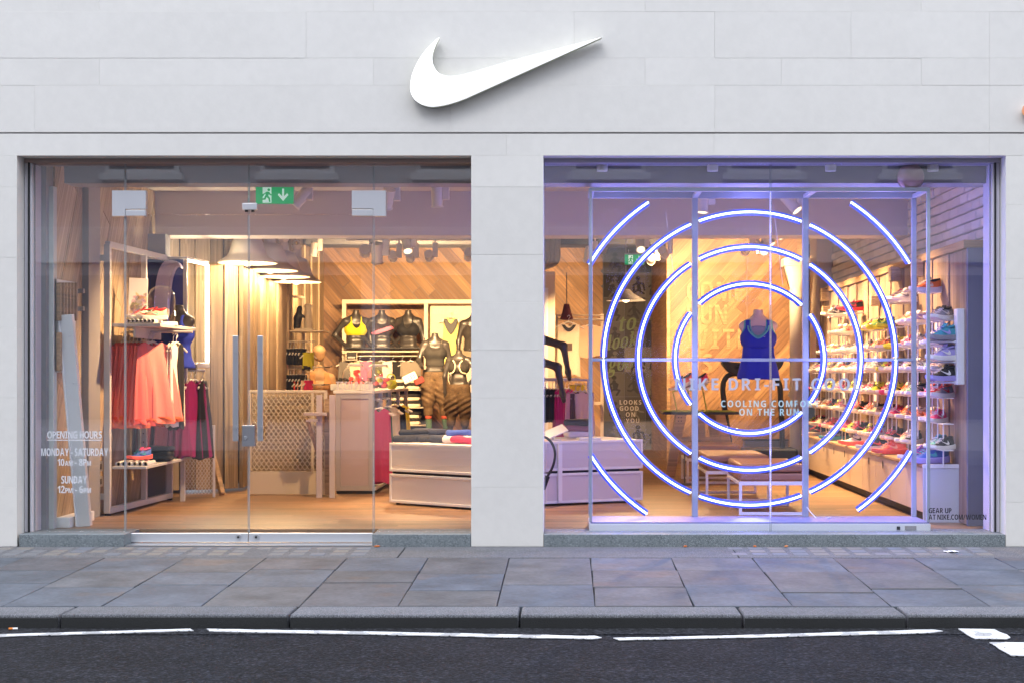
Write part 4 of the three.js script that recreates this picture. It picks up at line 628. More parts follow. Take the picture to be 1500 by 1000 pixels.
// ================================================================ left window: what stands inside the doors
const wmt = mat([0.58, 0.56, 0.53], 0.45);
{ // rack of wooden straps on the left wall, and the tall white box leaning in front of it
  const t = thing('wall_rack', 'pale rack of upright wooden straps fixed to the left side wall', 'wall rack', [0, 0, 0]);
  mesh('plate', [rbox2(LX, LX + 0.02, Y(545, 11.6), Y(410, 11.6), Z(11.42), Z(11.92), 0.004)], M.whiteWarm, t);
  for (let i = 0; i < 6; i++) { const d = 11.47 + i * 0.075, m = M.plank[i % 4]; mesh('strap', rbox2(LX + 0.02, LX + 0.055, Y(470, d), Y(414, d), Z(d) - 0.014, Z(d) + 0.014, 0.005), m, t); if (i < 4) mesh('strap', rbox2(LX + 0.02, LX + 0.06, Y(543, d), Y(487, d), Z(d) - 0.018, Z(d) + 0.018, 0.008), M.plank[(i + 2) % 4], t); }
  mesh('hook', [12.0, 12.0].map((d, i) => rbox2(LX, LX + 0.06, Y(425 + i * 26, d) - 0.025, Y(425 + i * 26, d) + 0.01, Z(d) - 0.02, Z(d) + 0.02, 0.004)), M.grey, t);
  const b = thing('leaning_box', 'tall narrow white box leaning against the left wall behind the opening hours', 'display box', [0, 0, 0]);
  const p0 = V(X(124, 11.62), FLOOR + 0.002, Z(11.62)), p1 = V(X(97, 11.52), Y(461, 11.52), Z(11.52));
  mesh('body', bar(p0, p1, 0.095, 0.06, 0.004), mat([0.62, 0.62, 0.62], 0.35), b); mesh('side_strip', bar(p0.clone().add(V(-0.052, 0, 0.01)), p1.clone().add(V(-0.052, 0, 0.01)), 0.012, 0.075, 0.003), M.white, b);
  const sc = (k) => { const c = p0.clone().lerp(p1, k); return new THREE.SphereGeometry(0.006, 8, 6).translate(c.x + 0.02, c.y, c.z + 0.033); }; mesh('screw', [0.3, 0.68, 0.9].map(sc), M.satin, b);
  for (const [py, label] of [[683, 'upper grey socket plate low on the left wall'], [705, 'lower grey socket plate low on the left wall']]) { const d = 12.55, s = thing('socket_plate', label, 'socket', [LX - 0.002, Y(py, d), Z(d)]); mesh('plate', rbox(0.02, 0.085, 0.15, 0.004, 0.01), M.alu, s); mesh('outlet', rbox(0.006, 0.045, 0.06, 0.002, 0.021), M.dark, s); }
}
{ // long shelving unit down the left wall
  const t = thing('shelving_unit', 'tall white metal shelving unit along the left wall with two shelves', 'shelving', [0, 0, 0]);
  const A = V(X(157, 12.5), 0, Z(12.5)), B = V(X(248, 14.1), 0, Z(14.1)), top = 2.30, L = (k, y) => A.clone().lerp(B, k).setY(y);
  const up = (p, w = 0.05) => mesh('post', rbox(w, top - FLOOR - 0.02, 0.05, 0.003, p.x, (top + FLOOR + 0.02) / 2, p.z), wmt, t);
  up(A); up(B); const mid = up(L(0.56, 0), 0.045);
  mesh('post_hole', Array.from({ length: 22 }, (_, i) => cyl(0.006, 0.006, 0.003, 0, 0, 0, 8).rotateX(Math.PI / 2).translate(L(0.56).x, 0.5 + i * 0.075, L(0.56).z + 0.026)), M.dark, mid).userData.kind = 'stuff';
  mesh('top_rail', bar(L(0, top), L(1, top), 0.045, 0.05), wmt, t); mesh('bottom_rail', bar(L(0, FLOOR + 0.04), L(1, FLOOR + 0.04), 0.045, 0.05), wmt, t);
  mesh('wall_link', bar(V(A.x - 0.18, Y(378, 12.5), A.z), V(A.x, Y(378, 12.5), A.z), 0.035, 0.05), wmt, t); mesh('wall_link', bar(V(A.x - 0.18, Y(727, 12.5), A.z), V(A.x, Y(727, 12.5), A.z), 0.035, 0.05), wmt, t);
  mesh('shelf', rbox2(A.x + 0.02, A.x + 0.42, 1.628, 1.656, Z(12.55), Z(13.75), 0.004), wmt, t); mesh('shelf_bracket', [rbox2(A.x + 0.18, A.x + 0.2, 1.54, 1.628, Z(12.6), Z(13.4), 0.003)], wmt, t);
  mesh('shelf', rbox2(A.x + 0.02, A.x + 0.3, 0.462, 0.486, Z(12.55), Z(14.15), 0.004), wmt, t);
  mesh('hanging_rail', rod(V(A.x + 0.0, 1.60, Z(13.05)), V(A.x + 0.56, 1.60, Z(13.05)), 0.011), wmt, t);
  mesh('foot', [cyl(0.02, 0.025, 0.02, A.x, FLOOR + 0.01, A.z), cyl(0.02, 0.025, 0.02, B.x, FLOOR + 0.01, B.z)], M.rubber, t);
  const back = mesh('back_panel', box2(A.x - 0.03, A.x - 0.015, 0.5, 1.6, Z(13.5), Z(14.05)), M.navyWall, t);
}
const tubes = (label, px0, px1, py, d, n) => { const t = thing('display_riser', label, 'display riser', [X(px0, d), Y(py, d), Z(d)]), r = (X(px1, d) - X(px0, d)) / n / 2; for (let i = 0; i < n; i++) { const a = mesh('tube', lathe([[r, 0.13], [r, -0.13], [r * 0.72, -0.13], [r * 0.72, 0.13], [r, 0.13]], 16).rotateX(Math.PI / 2).translate(r + i * 2 * r, r, 0), M.white, t); mesh('bore', cyl(r * 0.7, r * 0.7, 0.2, r + i * 2 * r, 0, 0, 14).rotateX(Math.PI / 2).translate(0, r, 0), M.black, a); } return 2 * r; };
{
  const h = tubes('row of seven white tubes under the trainers on the upper shelf', 191, 232, 474, 12.72, 7), y = 1.657 + h;
  shoe('white and coral trainer on the tube riser, left one of the pair under the print', [X(205, 12.72), y, Z(12.72)], -2.5, ['white', 'white', 'coral', 'red'], 'pair of trainers on the upper shelf', 0.95, 'trainer'); shoe('white and mint trainer on the tube riser, right one beside the clear dome', [X(222, 12.72), y, Z(12.72)], -2.5, ['peach', 'white', 'mint', 'red'], 'pair of trainers on the upper shelf', 0.95, 'trainer');
  const h2 = tubes('row of six white tubes on the lower shelf of the left unit', 175, 222, 682, 12.75, 6);
  shoe('blue and pink trainer on the tube riser of the lower shelf', [X(203, 12.75), 0.487 + h2, Z(12.75)], -2.2, ['blue', 'coral', 'teal', 'pink'], undefined, 0.9, 'trainer');
  for (let i = 0; i < 3; i++) { const f = mesh('folded_garment', foldedGeo(0.24, 0.2, 0.045, i), fabric([0x19191c, 0x222226, 0x151518][i])); f.position.set(X(232, 13.3), 0.51 + i * 0.042, Z(13.3)); tag(f, `black folded garment on the lower shelf, ${['bottom', 'middle', 'top'][i]} of the stack`, 'clothes', 'black folded stack on the lower shelf'); }
  // print on a stand
  const pr = thing('framed_print', 'white print of a flower coloured figure leaning on the upper shelf', 'picture', [X(190, 12.75), 1.66, Z(12.95)], 0.25); const art = canvasTex(96, 220, (g, w, h) => { g.fillStyle = '#e9e6e6'; g.fillRect(0, 0, w, h); for (let i = 0; i < 90; i++) { const y = h * (0.35 + 0.65 * rnd()); g.fillStyle = pick(['#7d6aa8', '#b98aa8', '#8c8f58', '#c9a15a', '#5a5570', '#b5b0c8']); g.globalAlpha = 0.5; g.beginPath(); g.ellipse(w * rr(0.15, 0.95), y, rr(4, 15), rr(4, 22), rnd() * 3, 0, 7); g.fill(); } });
  const pg = box(0.15, 0.38, 0.006); pg.userData.ownUV = true; const pm = mesh('print', pg, mat(0xffffff, 0.4, { map: art }), pr); pm.position.set(0, 0.205, 0.0); mesh('back_board', rbox(0.16, 0.39, 0.01, 0.003, 0, 0.204, -0.009), M.white, pr); mesh('base_block', rbox(0.16, 0.05, 0.06, 0.004, 0.02, 0.026, 0.03), M.white, pr); pr.rotation.x = -0.12;
  // clear dome
  const dm = thing('display_dome', 'clear bell shaped dome on a white base at the right end of the upper shelf', 'display dome', [X(233.5, 13), 1.657, Z(13.05)]);
  mesh('base', cyl(0.135, 0.14, 0.028, 0, 0.014, 0, 32), M.white, dm); mesh('dome', lathe([[0.115, 0.03], [0.115, 0.22], [0.108, 0.262], [0.09, 0.30], [0.06, 0.326], [0.025, 0.337], [0.0, 0.339]], 36), M.acrylic, dm); mesh('knob', cyl(0.03, 0.03, 0.01, 0, 0.345, 0), M.acrylic, dm);
  const card = box(0.07, 0.07, 0.008, 0.06, 0.10, 0.118); mesh('label_card', card, M.white, dm);
}
{ // second bay: backlit frame, blue panel with a pale arch, blue top on a bust
  const d0 = 13.85, t = thing('light_frame', 'glowing white light frame standing at the end of the left shelving', 'light', [0, 0, 0]);
  const xa = X(271, d0), xb = X(303, 14.45), yt = Y(381, d0), yb = Y(534, d0), za = Z(d0), zb = Z(14.45), led = glow([1, 0.93, 0.8], 4.5);
  const a1 = V(xa, yt, za), b1 = V(xb, yt, zb), b0 = V(xb, yb, zb), a0 = V(xa, yb, za);
  mesh('post', bar(a0.clone().setY(FLOOR + 0.4), a1, 0.035, 0.035), wmt, t); mesh('frame_bar', bar(a1.clone().add(V(0, 0.022, 0)), b1.clone().add(V(0, 0.022, 0)), 0.03, 0.02), wmt, t); mesh('frame_bar', bar(a0, b0, 0.05, 0.045), M.white, t);
  mesh('light_tube', rod(a1.clone().lerp(b1, 0.12), b1, 0.013), led, t); mesh('light_tube', rod(b1, b0.clone().add(V(0, 0.03, 0)), 0.02), led, t);
  for (const k of [0.15, 0.5, 0.85]) lampLight(new THREE.PointLight(new THREE.Color(1, 0.78, 0.5), 1.5), b1.clone().lerp(b0, k).add(V(0.01, 0, 0.06)), 2);
  const pn2 = thing('arch_panel', 'blue panel with a pale lilac arch behind the clear dome', 'display panel', [0, 0, 0]), dp = 14.0;
  mesh('panel', rbox2(X(213, dp), X(268, dp), Y(520, dp), Y(380, dp), Z(dp) - 0.02, Z(dp), 0.003), mat(0x2b2f78, 0.5), pn2); mesh('frame', [rbox2(X(211, dp), X(215, dp), Y(540, dp), Y(377, dp), Z(dp), Z(dp) + 0.03, 0.003), rbox2(X(211, dp), X(270, dp), Y(380, dp), Y(376.5, dp), Z(dp), Z(dp) + 0.032, 0.003)], wmt, pn2);
  const ar = new THREE.Shape(); const q = (x, y) => [X(x, dp), Y(y, dp)]; ar.moveTo(...q(228, 470)); ar.bezierCurveTo(...q(229, 420), ...q(233, 382), ...q(251, 382)); ar.bezierCurveTo(...q(262, 382), ...q(268, 388), ...q(268, 394)); ar.bezierCurveTo(...q(263, 387), ...q(256, 392), ...q(252, 415)); ar.bezierCurveTo(...q(249, 436), ...q(248, 455), ...q(248, 470));
  mesh('arch', new THREE.ExtrudeGeometry(ar, { depth: 0.09, bevelEnabled: false, curveSegments: 14 }).translate(0, 0, Z(dp) + 0.002), mat(0xb9b0d0, 0.5), pn2);
  const b = thing('bust', 'dark bust in a royal blue vest behind the clear dome', 'mannequin', [X(262, 13.75), 1.0 - 0.56 , Z(13.75)], -0.6); b.scale.setScalar(0.92); mesh('body', bodyGeo([null, null], null, 0.98), M.mannequin, b); mesh('vest', shellGeo(topSDF(0.012, 0.93, 0.11, 0.14), 0.9, 1.47), fabric(0x2a3fb5), b);
}
// coral tops on the first rail, skirts on the second
{
  const yR = 1.60, z = Z(13.05), cols = [0xe8706c, 0xee7672, 0xe46a66, 0xf0847c, 0xe67472, 0xe96a66, 0xef8078, 0xe46f6c, 0xf28a80];
  cols.forEach((c, i) => hang('hanging_blouse', `coral gathered top on the first rail, ${ORD[i]} from the left wall`, 'top', V(X(179, 13.05) + i * 0.034, yR, z + i * 0.008), Math.PI / 2 - (i === 8 ? 0.75 : 0.22) + rr(-0.05, 0.05), c, { w0: 0.34, w1: 0.58, h: 0.69 + rr(-0.02, 0.03), t0: 0.03, t1: 0.19, folds: 11, amp: 0.022, s: i, small: 1, trim: i % 2 ? 0xe8574a : 0xf07850 }, 'coral tops on the first rail'));
  [0xefe2cf, 0xf3e7d6].forEach((c, i) => hang('hanging_blouse', `cream top on the first rail, ${ORD[i]} behind the coral tops`, 'top', V(X(247, 13.05) + i * 0.026, yR, z - 0.14), Math.PI / 2 - 0.12, c, { w0: 0.26, w1: 0.36, h: 0.72, t0: 0.025, t1: 0.06, folds: 8, amp: 0.012, s: 20 + i, small: 1 }, 'cream tops on the first rail'));
  hang('hanging_trousers', 'black trousers hanging at the right end of the first rail', 'trousers', V(X(258, 13.2), yR, Z(13.2)), 1.2, 0x131215, { w0: 0.2, w1: 0.22, h: 0.75, folds: 3, amp: 0.008, s: 31, small: 1 });
  const r = thing('clothes_rail', 'short lower rail carrying the purple skirts at the end of the unit', 'clothes rail', [0, 0, 0]), d = 13.9, y2 = Y(542, d); mesh('rail', rod(V(X(246, d), y2, Z(d)), V(X(300, d), y2, Z(d)), 0.011), wmt, r); mesh('upright', rbox2(X(266, d) - 0.02, X(266, d) + 0.02, FLOOR, y2 + 0.05, Z(d) - 0.05, Z(d) - 0.01, 0.003), wmt, r); mesh('clamp', rbox(0.12, 0.05, 0.05, 0.006, X(278, d), y2 + 0.03, Z(d)), M.darkgrey, r);
  [[252, 0x3a1436], [259, 0x4a1540], [266, 0x5c1648], [272, 0x6d1650], [279, 0x7a1050], [285, 0x93105a], [292, 0x16141a]].forEach(([px, c], i) => hang('hanging_skirt', `${['dark plum', 'plum', 'deep purple', 'wine purple', 'magenta', 'bright magenta', 'black'][i]} skirt on the lower rail, ${ORD[i]} from the left`, 'skirt', V(X(px, d), y2, Z(d) - (i === 6 ? 0.12 : 0)), Math.PI / 2 - (i === 6 ? 0.05 : i === 5 ? 0.5 : 0.12), c, { w0: 0.24, w1: 0.42, h: 0.66 + 0.01 * i, t0: 0.03, t1: 0.15, folds: 8, amp: 0.014, s: 40 + i, small: 1 }, 'purple skirts on the lower rail'));
  [[214, 0x5a1830], [228, 0x6a1d38], [240, 0x4b1430]].forEach(([px, c], i) => hang('hanging_skirt', `maroon skirt half hidden under the coral tops, ${ORD[i]} from the left`, 'skirt', V(X(px, 13.7), Y(585, 13.7), Z(13.7)), 1.2, c, { w0: 0.22, w1: 0.34, h: 0.42, folds: 7, amp: 0.012, s: 60 + i, small: 1 }, 'maroon skirts under the coral tops'));
}
// expanded metal: zigzag strands in a frame
function meshPanel(t, w, h, pitch, ph, m) {
  const gs = [], n = Math.round(w / pitch), r = Math.round(h / ph); for (let j = 0; j < r; j++) { const pos = [], idx = []; for (let i = 0; i <= 2 * n; i++) { const x = i * w / (2 * n), y = j * h / r + ((i + j) % 2 ? 0.18 : 0.82) * h / r * 1.35, th = ph * 0.13; pos.push(x, y - th, 0.004, x, y + th, 0.004, x, y - th, -0.004, x, y + th, -0.004); if (i) { const a = 4 * (i - 1), b = 4 * i; idx.push(a, b, a + 1, b, b + 1, a + 1, a + 2, a + 3, b + 2, b + 2, a + 3, b + 3, a + 1, b + 1, a + 3, b + 1, b + 3, a + 3, a, a + 2, b, b, a + 2, b + 2); } } const g = new THREE.BufferGeometry(); g.setAttribute('position', new THREE.Float32BufferAttribute(pos, 3)); g.setIndex(idx); g.computeVertexNormals(); gs.push(g); }
  const o = mesh('expanded_metal', gs.map((g) => { g.setAttribute('uv', new THREE.Float32BufferAttribute(new Float32Array(g.attributes.position.count * 2), 2)); return g; }), m, t); o.userData.kind = 'stuff'; return o;
}
{
  const d = 14.65, t = thing('mesh_screen', 'low cream screen of expanded metal over a solid skirting behind the door handles', 'screen', [X(365, d), FLOOR, Z(d)]), w = X(478, d) - X(365, d), s = Y(690, d) - FLOOR, hT = Y(571, d) - FLOOR, cream = mat([0.62, 0.52, 0.38], 0.55);
  mesh('skirting_panel', rbox2(0, w, 0.01, s, -0.02, 0.015, 0.004), cream, t);
  const e = meshPanel(t, w, hT - s - 0.02, 0.047, 0.031, cream); e.position.y = s + 0.005;
  mesh('back_sheet', box2(0, w, s, hT - 0.02, -0.10, -0.09), M.board[1], t);
  for (const x of [0.008, w * 0.82, w - 0.008]) mesh('upright', rbox2(x - 0.012, x + 0.012, s, hT, -0.014, 0.018, 0.003), cream, t); mesh('top_rail', rbox2(0, w, hT - 0.024, hT, -0.02, 0.022, 0.004), cream, t);
  const t2 = thing('mesh_screen', 'narrow perforated white screen standing behind the purple skirts', 'screen', [X(268, 14.35), FLOOR, Z(14.35)], 0.2), e2 = meshPanel(t2, 0.28, 0.62, 0.03, 0.024, M.white); e2.position.y = 0.03; for (const x of [0, 0.28]) mesh('upright', rbox2(x - 0.012, x + 0.012, 0, 0.68, -0.014, 0.014, 0.003), M.white, t2); mesh('top_rail', rbox2(0, 0.28, 0.65, 0.68, -0.014, 0.014, 0.003), M.white, t2);
  const lt = thing('leaning_timber', 'single brown timber leaning against the boards right of the skirts', 'timber', [0, 0, 0]); mesh('beam', bar(V(X(327, 14.55), FLOOR + 0.02, Z(14.5)), P(297, 612, 14.8), 0.045, 0.05), M.timber, lt);
}
{ // two white uprights with sloping legs and a small bracket shelf
  const d = 14.3, t = thing('folding_easel', 'white two post easel with brown sloping legs in front of the mesh screen', 'easel', [0, 0, 0]), lil = mat([0.50, 0.44, 0.44], 0.5);
  for (const px of [467, 486]) mesh('post', rbox2(X(px - 4.2, d), X(px + 4.2, d), FLOOR, Y(578, d), Z(d) - 0.03, Z(d), 0.004), lil, t);
  mesh('sloping_leg', bar(P(470, 582, 14.4), V(X(482, 14.6), FLOOR + 0.3, Z(14.6)), 0.03, 0.03), M.timber, t); mesh('sloping_leg', bar(P(449, 612, 14.25), V(X(466, 14.55), FLOOR + 0.42, Z(14.5)), 0.028, 0.03), M.timber, t); mesh('rear_board', rbox2(X(471, d), X(482, d), FLOOR + 0.02, Y(584, d), Z(14.5), Z(14.46), 0.004), M.board[3], t);
  const b = mesh('bracket_shelf', rbox2(X(446, d), X(479, d), Y(608, d), Y(603.5, d), Z(d) + 0.002, Z(d) + 0.07, 0.004), lil, t); mesh('bracket_front', rbox2(X(449, d), X(466, d), Y(617, d), Y(613, d), Z(d) + 0.002, Z(d) + 0.06, 0.003), lil, b);
}
{ // cash-desk-like gondola: framed end panel, rails and clothes along its right side
  const d0 = 14.8, d1 = 18, x0 = X(491, d0), x1 = X(547, d0), top = Y(576, d0), t = thing('gondola', 'long gondola with a framed grey end panel and open clothes rails on its right', 'display gondola', [0, 0, 0]);
  const gm = mat([0.40, 0.37, 0.37], 0.5), pm = mat([0.46, 0.37, 0.37], 0.6);
  mesh('end_frame', [rbox2(x0, x0 + 0.05, FLOOR + 0.03, top, Z(d0) - 0.05, Z(d0), 0.003), rbox2(x1 - 0.05, x1, FLOOR + 0.03, top, Z(d0) - 0.05, Z(d0), 0.003), rbox2(x0 + 0.0505, x1 - 0.0505, top - 0.05, top, Z(d0) - 0.05, Z(d0), 0.003), rbox2(x0 + 0.0505, x1 - 0.0505, FLOOR + 0.03, FLOOR + 0.08, Z(d0) - 0.05, Z(d0), 0.003)], gm, t);
  mesh('end_panel', rbox2(x0 + 0.05, x1 - 0.05, FLOOR + 0.08, top - 0.05, Z(d0) - 0.04, Z(d0) - 0.012, 0.003), pm, t); mesh('plinth', box2(x0 + 0.01, x1 - 0.01, FLOOR, FLOOR + 0.03, Z(d0) - 0.01, Z(d1)), M.dark, t); mesh('base', rbox2(x0 + 0.01, x1 + 0.02, FLOOR + 0.031, FLOOR + 0.06, Z(d0) - 0.051, Z(d1), 0.003), wmt, t);
  mesh('top_board', rbox2(x0 - 0.02, x1 + 0.01, top + 0.001, top + 0.03, Z(d0) + 0.01, Z(d1), 0.004), M.whiteWarm, t); mesh('back_sheet', box2(x0 + 0.02, x0 + 0.035, FLOOR + 0.06, top, Z(d0) - 0.052, Z(d1)), M.grey, t);
  for (const d of [15.5, 16.3, 17.1, 17.95]) mesh('upright', rbox2(x1 - 0.035, x1, FLOOR + 0.06, top, Z(d) - 0.03, Z(d) + 0.03, 0.003), wmt, t);
  mesh('clothes_rail', rod(V(x1 - 0.02, top - 0.06, Z(14.9)), V(x1 - 0.02, top - 0.06, Z(17.9)), 0.011), wmt, t);
  const g = [[15.0, 0xb93a63, 'rose pink'], [15.08, 0xc2406b, 'pink'], [15.18, 0x2d6b4c, 'green'], [15.75, 0xe9dcc2, 'cream'], [15.83, 0xf0e6d0, 'pale cream'], [15.92, 0xe4d3b4, 'sand'], [16.45, 0x2a2620, 'black'], [16.75, 0xd9bf2e, 'yellow'], [16.85, 0xe3ca3b, 'bright yellow']];
  g.forEach(([d, c, n]) => hang('hanging_dress', `${n} garment on the rail along the right side of the gondola`, 'dress', V(x1 + 0.02, top - 0.06, Z(d)), 0.25, c, { w0: 0.22, w1: 0.26, h: d < 15.5 ? 0.74 : d < 16.3 ? 0.66 : 0.5, folds: 7, amp: 0.012, s: d * 9, t0: 0.03, t1: 0.05, small: 1 }, 'garments on the gondola rail'));
  const s = thing('shelf_sign', 'standing pale letters TECH PACK on the end of the gondola top', 'lettering', [0, 0, 0]); mesh('sign_board', rbox2(X(483, 14.9), X(545, 14.9), top + 0.031, Y(562, 14.9), Z(14.96), Z(14.93), 0.003), M.whiteWarm, s);
  const l = mesh('lettering', letters('TECH PACK', X(545, 14.8) - X(492, 14.8), 0.085, 0.02, 0.1), mat([0.62, 0.58, 0.60], 0.5), s); l.position.set(X(491, 14.8), top + 0.032, Z(14.86));
  // glass bowls with bright goods inside
  for (const [px, d, label, cols] of [[521, 15.25, 'round glass bowl with pink goods on the left of the gondola top', ['pink', 'coral', 'peach']], [557, 15.9, 'round glass bowl with yellow and pink goods on the right of the gondola top', ['yellow', 'pink', 'white', 'coral']]]) {
    const b = thing('glass_bowl', label, 'bowl', [X(px, d), top + 0.031, Z(d)]), R = 0.135; mesh('bowl', new THREE.SphereGeometry(R, 32, 20, 0, Math.PI * 2, 0.62, Math.PI - 0.62 - 0.35).translate(0, R * 0.94, 0), M.acrylic, b); mesh('rim', new THREE.TorusGeometry(R * Math.sin(0.62), 0.006, 8, 32).rotateX(Math.PI / 2).translate(0, R * 0.94 + R * Math.cos(0.62), 0), M.acrylic, b); mesh('lid', rbox(0.14, 0.025, 0.14, 0.01, 0, R * 1.86, 0), M.whiteWarm, b);
    for (let i = 0; i < 14; i++) { const a = rr(0, 6.3), q = rr(0, 0.075), o = mesh('rolled_good', foldedGeo(rr(0.04, 0.07), 0.04, rr(0.03, 0.045), i), sm(COL[pick(cols)]), b); o.position.set(q * Math.cos(a), 0.04 + 0.012 * i * (1 - q / 0.12), q * Math.sin(a)); o.rotation.set(rr(-0.5, 0.5), rr(0, 3), rr(-0.5, 0.5)); }
  }
  const y2 = thing('soft_toy', 'yellow green folded pouch beside the glass bowls', 'pouch', [X(573, 16.2), top + 0.031, Z(16.2)]); mesh('pouch', foldedGeo(0.12, 0.1, 0.1, 3).translate(0, 0.05, 0), sm(COL.yellow), y2); mesh('strap', tube([V(-0.05, 0.05, 0.04), V(-0.03, 0.15, 0.03), V(0.03, 0.15, 0.03), V(0.05, 0.05, 0.04)], 0.007, 6), sm(COL.yellow), y2);
}
{ // dark corner shelves by the boards
  const d = 19, t = thing('corner_shelves', 'cream metal shelf frame in the dark corner left of the busts', 'shelving', [0, 0, 0]); const xa = X(412, d), xb = X(474, d), cr = mat([0.5, 0.43, 0.34], 0.5);
  for (const [x, z] of [[xa, Z(d)], [X(434, d), Z(d + 0.5)]]) mesh('post', rbox(0.04, Y(432, d) - FLOOR, 0.04, 0.003, x, (Y(432, d) + FLOOR) / 2, z), cr, t); mesh('top_bar', bar(V(xa, Y(433, d), Z(d)), V(X(434, d), Y(433, d), Z(d + 0.5)), 0.04, 0.03), cr, t);
  for (const py of [484, 536, 562]) mesh('shelf', rbox2(xa + 0.02, xb, Y(py + 2, d), Y(py, d), Z(d) + 0.02, Z(d + 0.5), 0.004), cr, t);
  for (const py of [500, 540]) mesh('rail', rod(V(xa, Y(py, d), Z(d) + 0.03), V(xb - 0.1, Y(py, d), Z(d) + 0.03), 0.009), cr, t);
  const bt = thing('trophy_figure', 'dark figure and pale pillar standing on the corner shelf top', 'ornament', [X(440, d), Y(484, d), Z(d + 0.2)]); mesh('block', rbox(0.22, 0.03, 0.2, 0.004, 0.02, 0.016, 0), cr, bt); mesh('pillar', lathe([[0.0, 0.03], [0.055, 0.03], [0.05, 0.2], [0.04, 0.27], [0.06, 0.31], [0.03, 0.34], [0, 0.34]], 18).translate(0.06, 0, 0), cr, bt);
  mesh('figure', surf(blend([cap([-0.08, 0.05, 0], [-0.07, 0.16, 0], 0.045, 0.05), cap([-0.07, 0.16, 0], [-0.05, 0.25, 0], 0.045, 0.03), cap([-0.06, 0.21, 0.02], [0.02, 0.17, 0.03], 0.02, 0.016), cap([-0.05, 0.27, 0], [-0.045, 0.285, 0], 0.032, 0.03)], 0.03), [-0.16, 0.0, -0.08], [0.06, 0.33, 0.09], 0.009), M.black, bt);
  [[504, 0x111013, 0], [542, 0x121114, 1]].forEach(([py, c, row]) => { for (let i = 0; i < 7; i++) hang('hanging_shorts', `black shorts on the ${row ? 'lower' : 'upper'} rail of the corner shelves, ${ORD[i]} from the left`, 'shorts', V(X(417 + i * 4.5, d), Y(py - 4, d), Z(d) + 0.03), 1.35, c, { w0: 0.24, w1: 0.26, h: 0.2, folds: 4, amp: 0.008, s: i + row * 9, small: 1 }, 'black shorts on the corner rails'); });
  [[438, 0xd9513e, 'coral'], [443, 0xe8a58d, 'peach'], [448, 0xf0c9b0, 'pale'], [453, 0xd22c62, 'pink']].forEach(([px, c, n], i) => hang('hanging_shorts', `${n} pair of shorts at the right end of the lower corner rail`, 'shorts', V(X(px, d), Y(546, d), Z(d) + 0.06), 1.2, c, { w0: 0.2, w1: 0.2, h: 0.16, folds: 3, amp: 0.005, s: 80 + i, small: 1 }, 'coloured shorts on the corner rail'));
  hang('hanging_blouse', 'yellow and black top at the right end of the upper corner rail', 'top', V(X(452, d), Y(505, d), Z(d) + 0.04), 1.0, 0xb9b32a, { w0: 0.2, w1: 0.2, h: 0.22, folds: 3, amp: 0.006, s: 90, small: 1, trim: 0x15151a });
  const m = thing('wooden_bust', 'tan mannequin bust with a head in front of the dark planks', 'mannequin', [X(467, 20.2), Y(600, 20.2) - 0.95, Z(20.2)], 0.3), tan = mat([0.40, 0.24, 0.12], 0.55);
  const hd = cap([0, 1.66, 0.01], [0, 1.72, 0.02], 0.072, 0.085), bd = bodySDF(['side', 'side'], null, 1.0); mesh('body', surf((x, y, z) => smin(bd(x, y, z), hd(x, y, z), 0.03), [-0.34, 0.97, -0.2], [0.34, 1.84, 0.2], 0.013), tan, m); mesh('vest', shellGeo(topSDF(0.014, 0.99, 0.13, 0.2, 0.06), 0.96, 1.47), fabric(0xb08050), m); mesh('stand', cyl(0.02, 0.02, 0.9, 0, 0.56, 0), M.darkgrey, m);
}
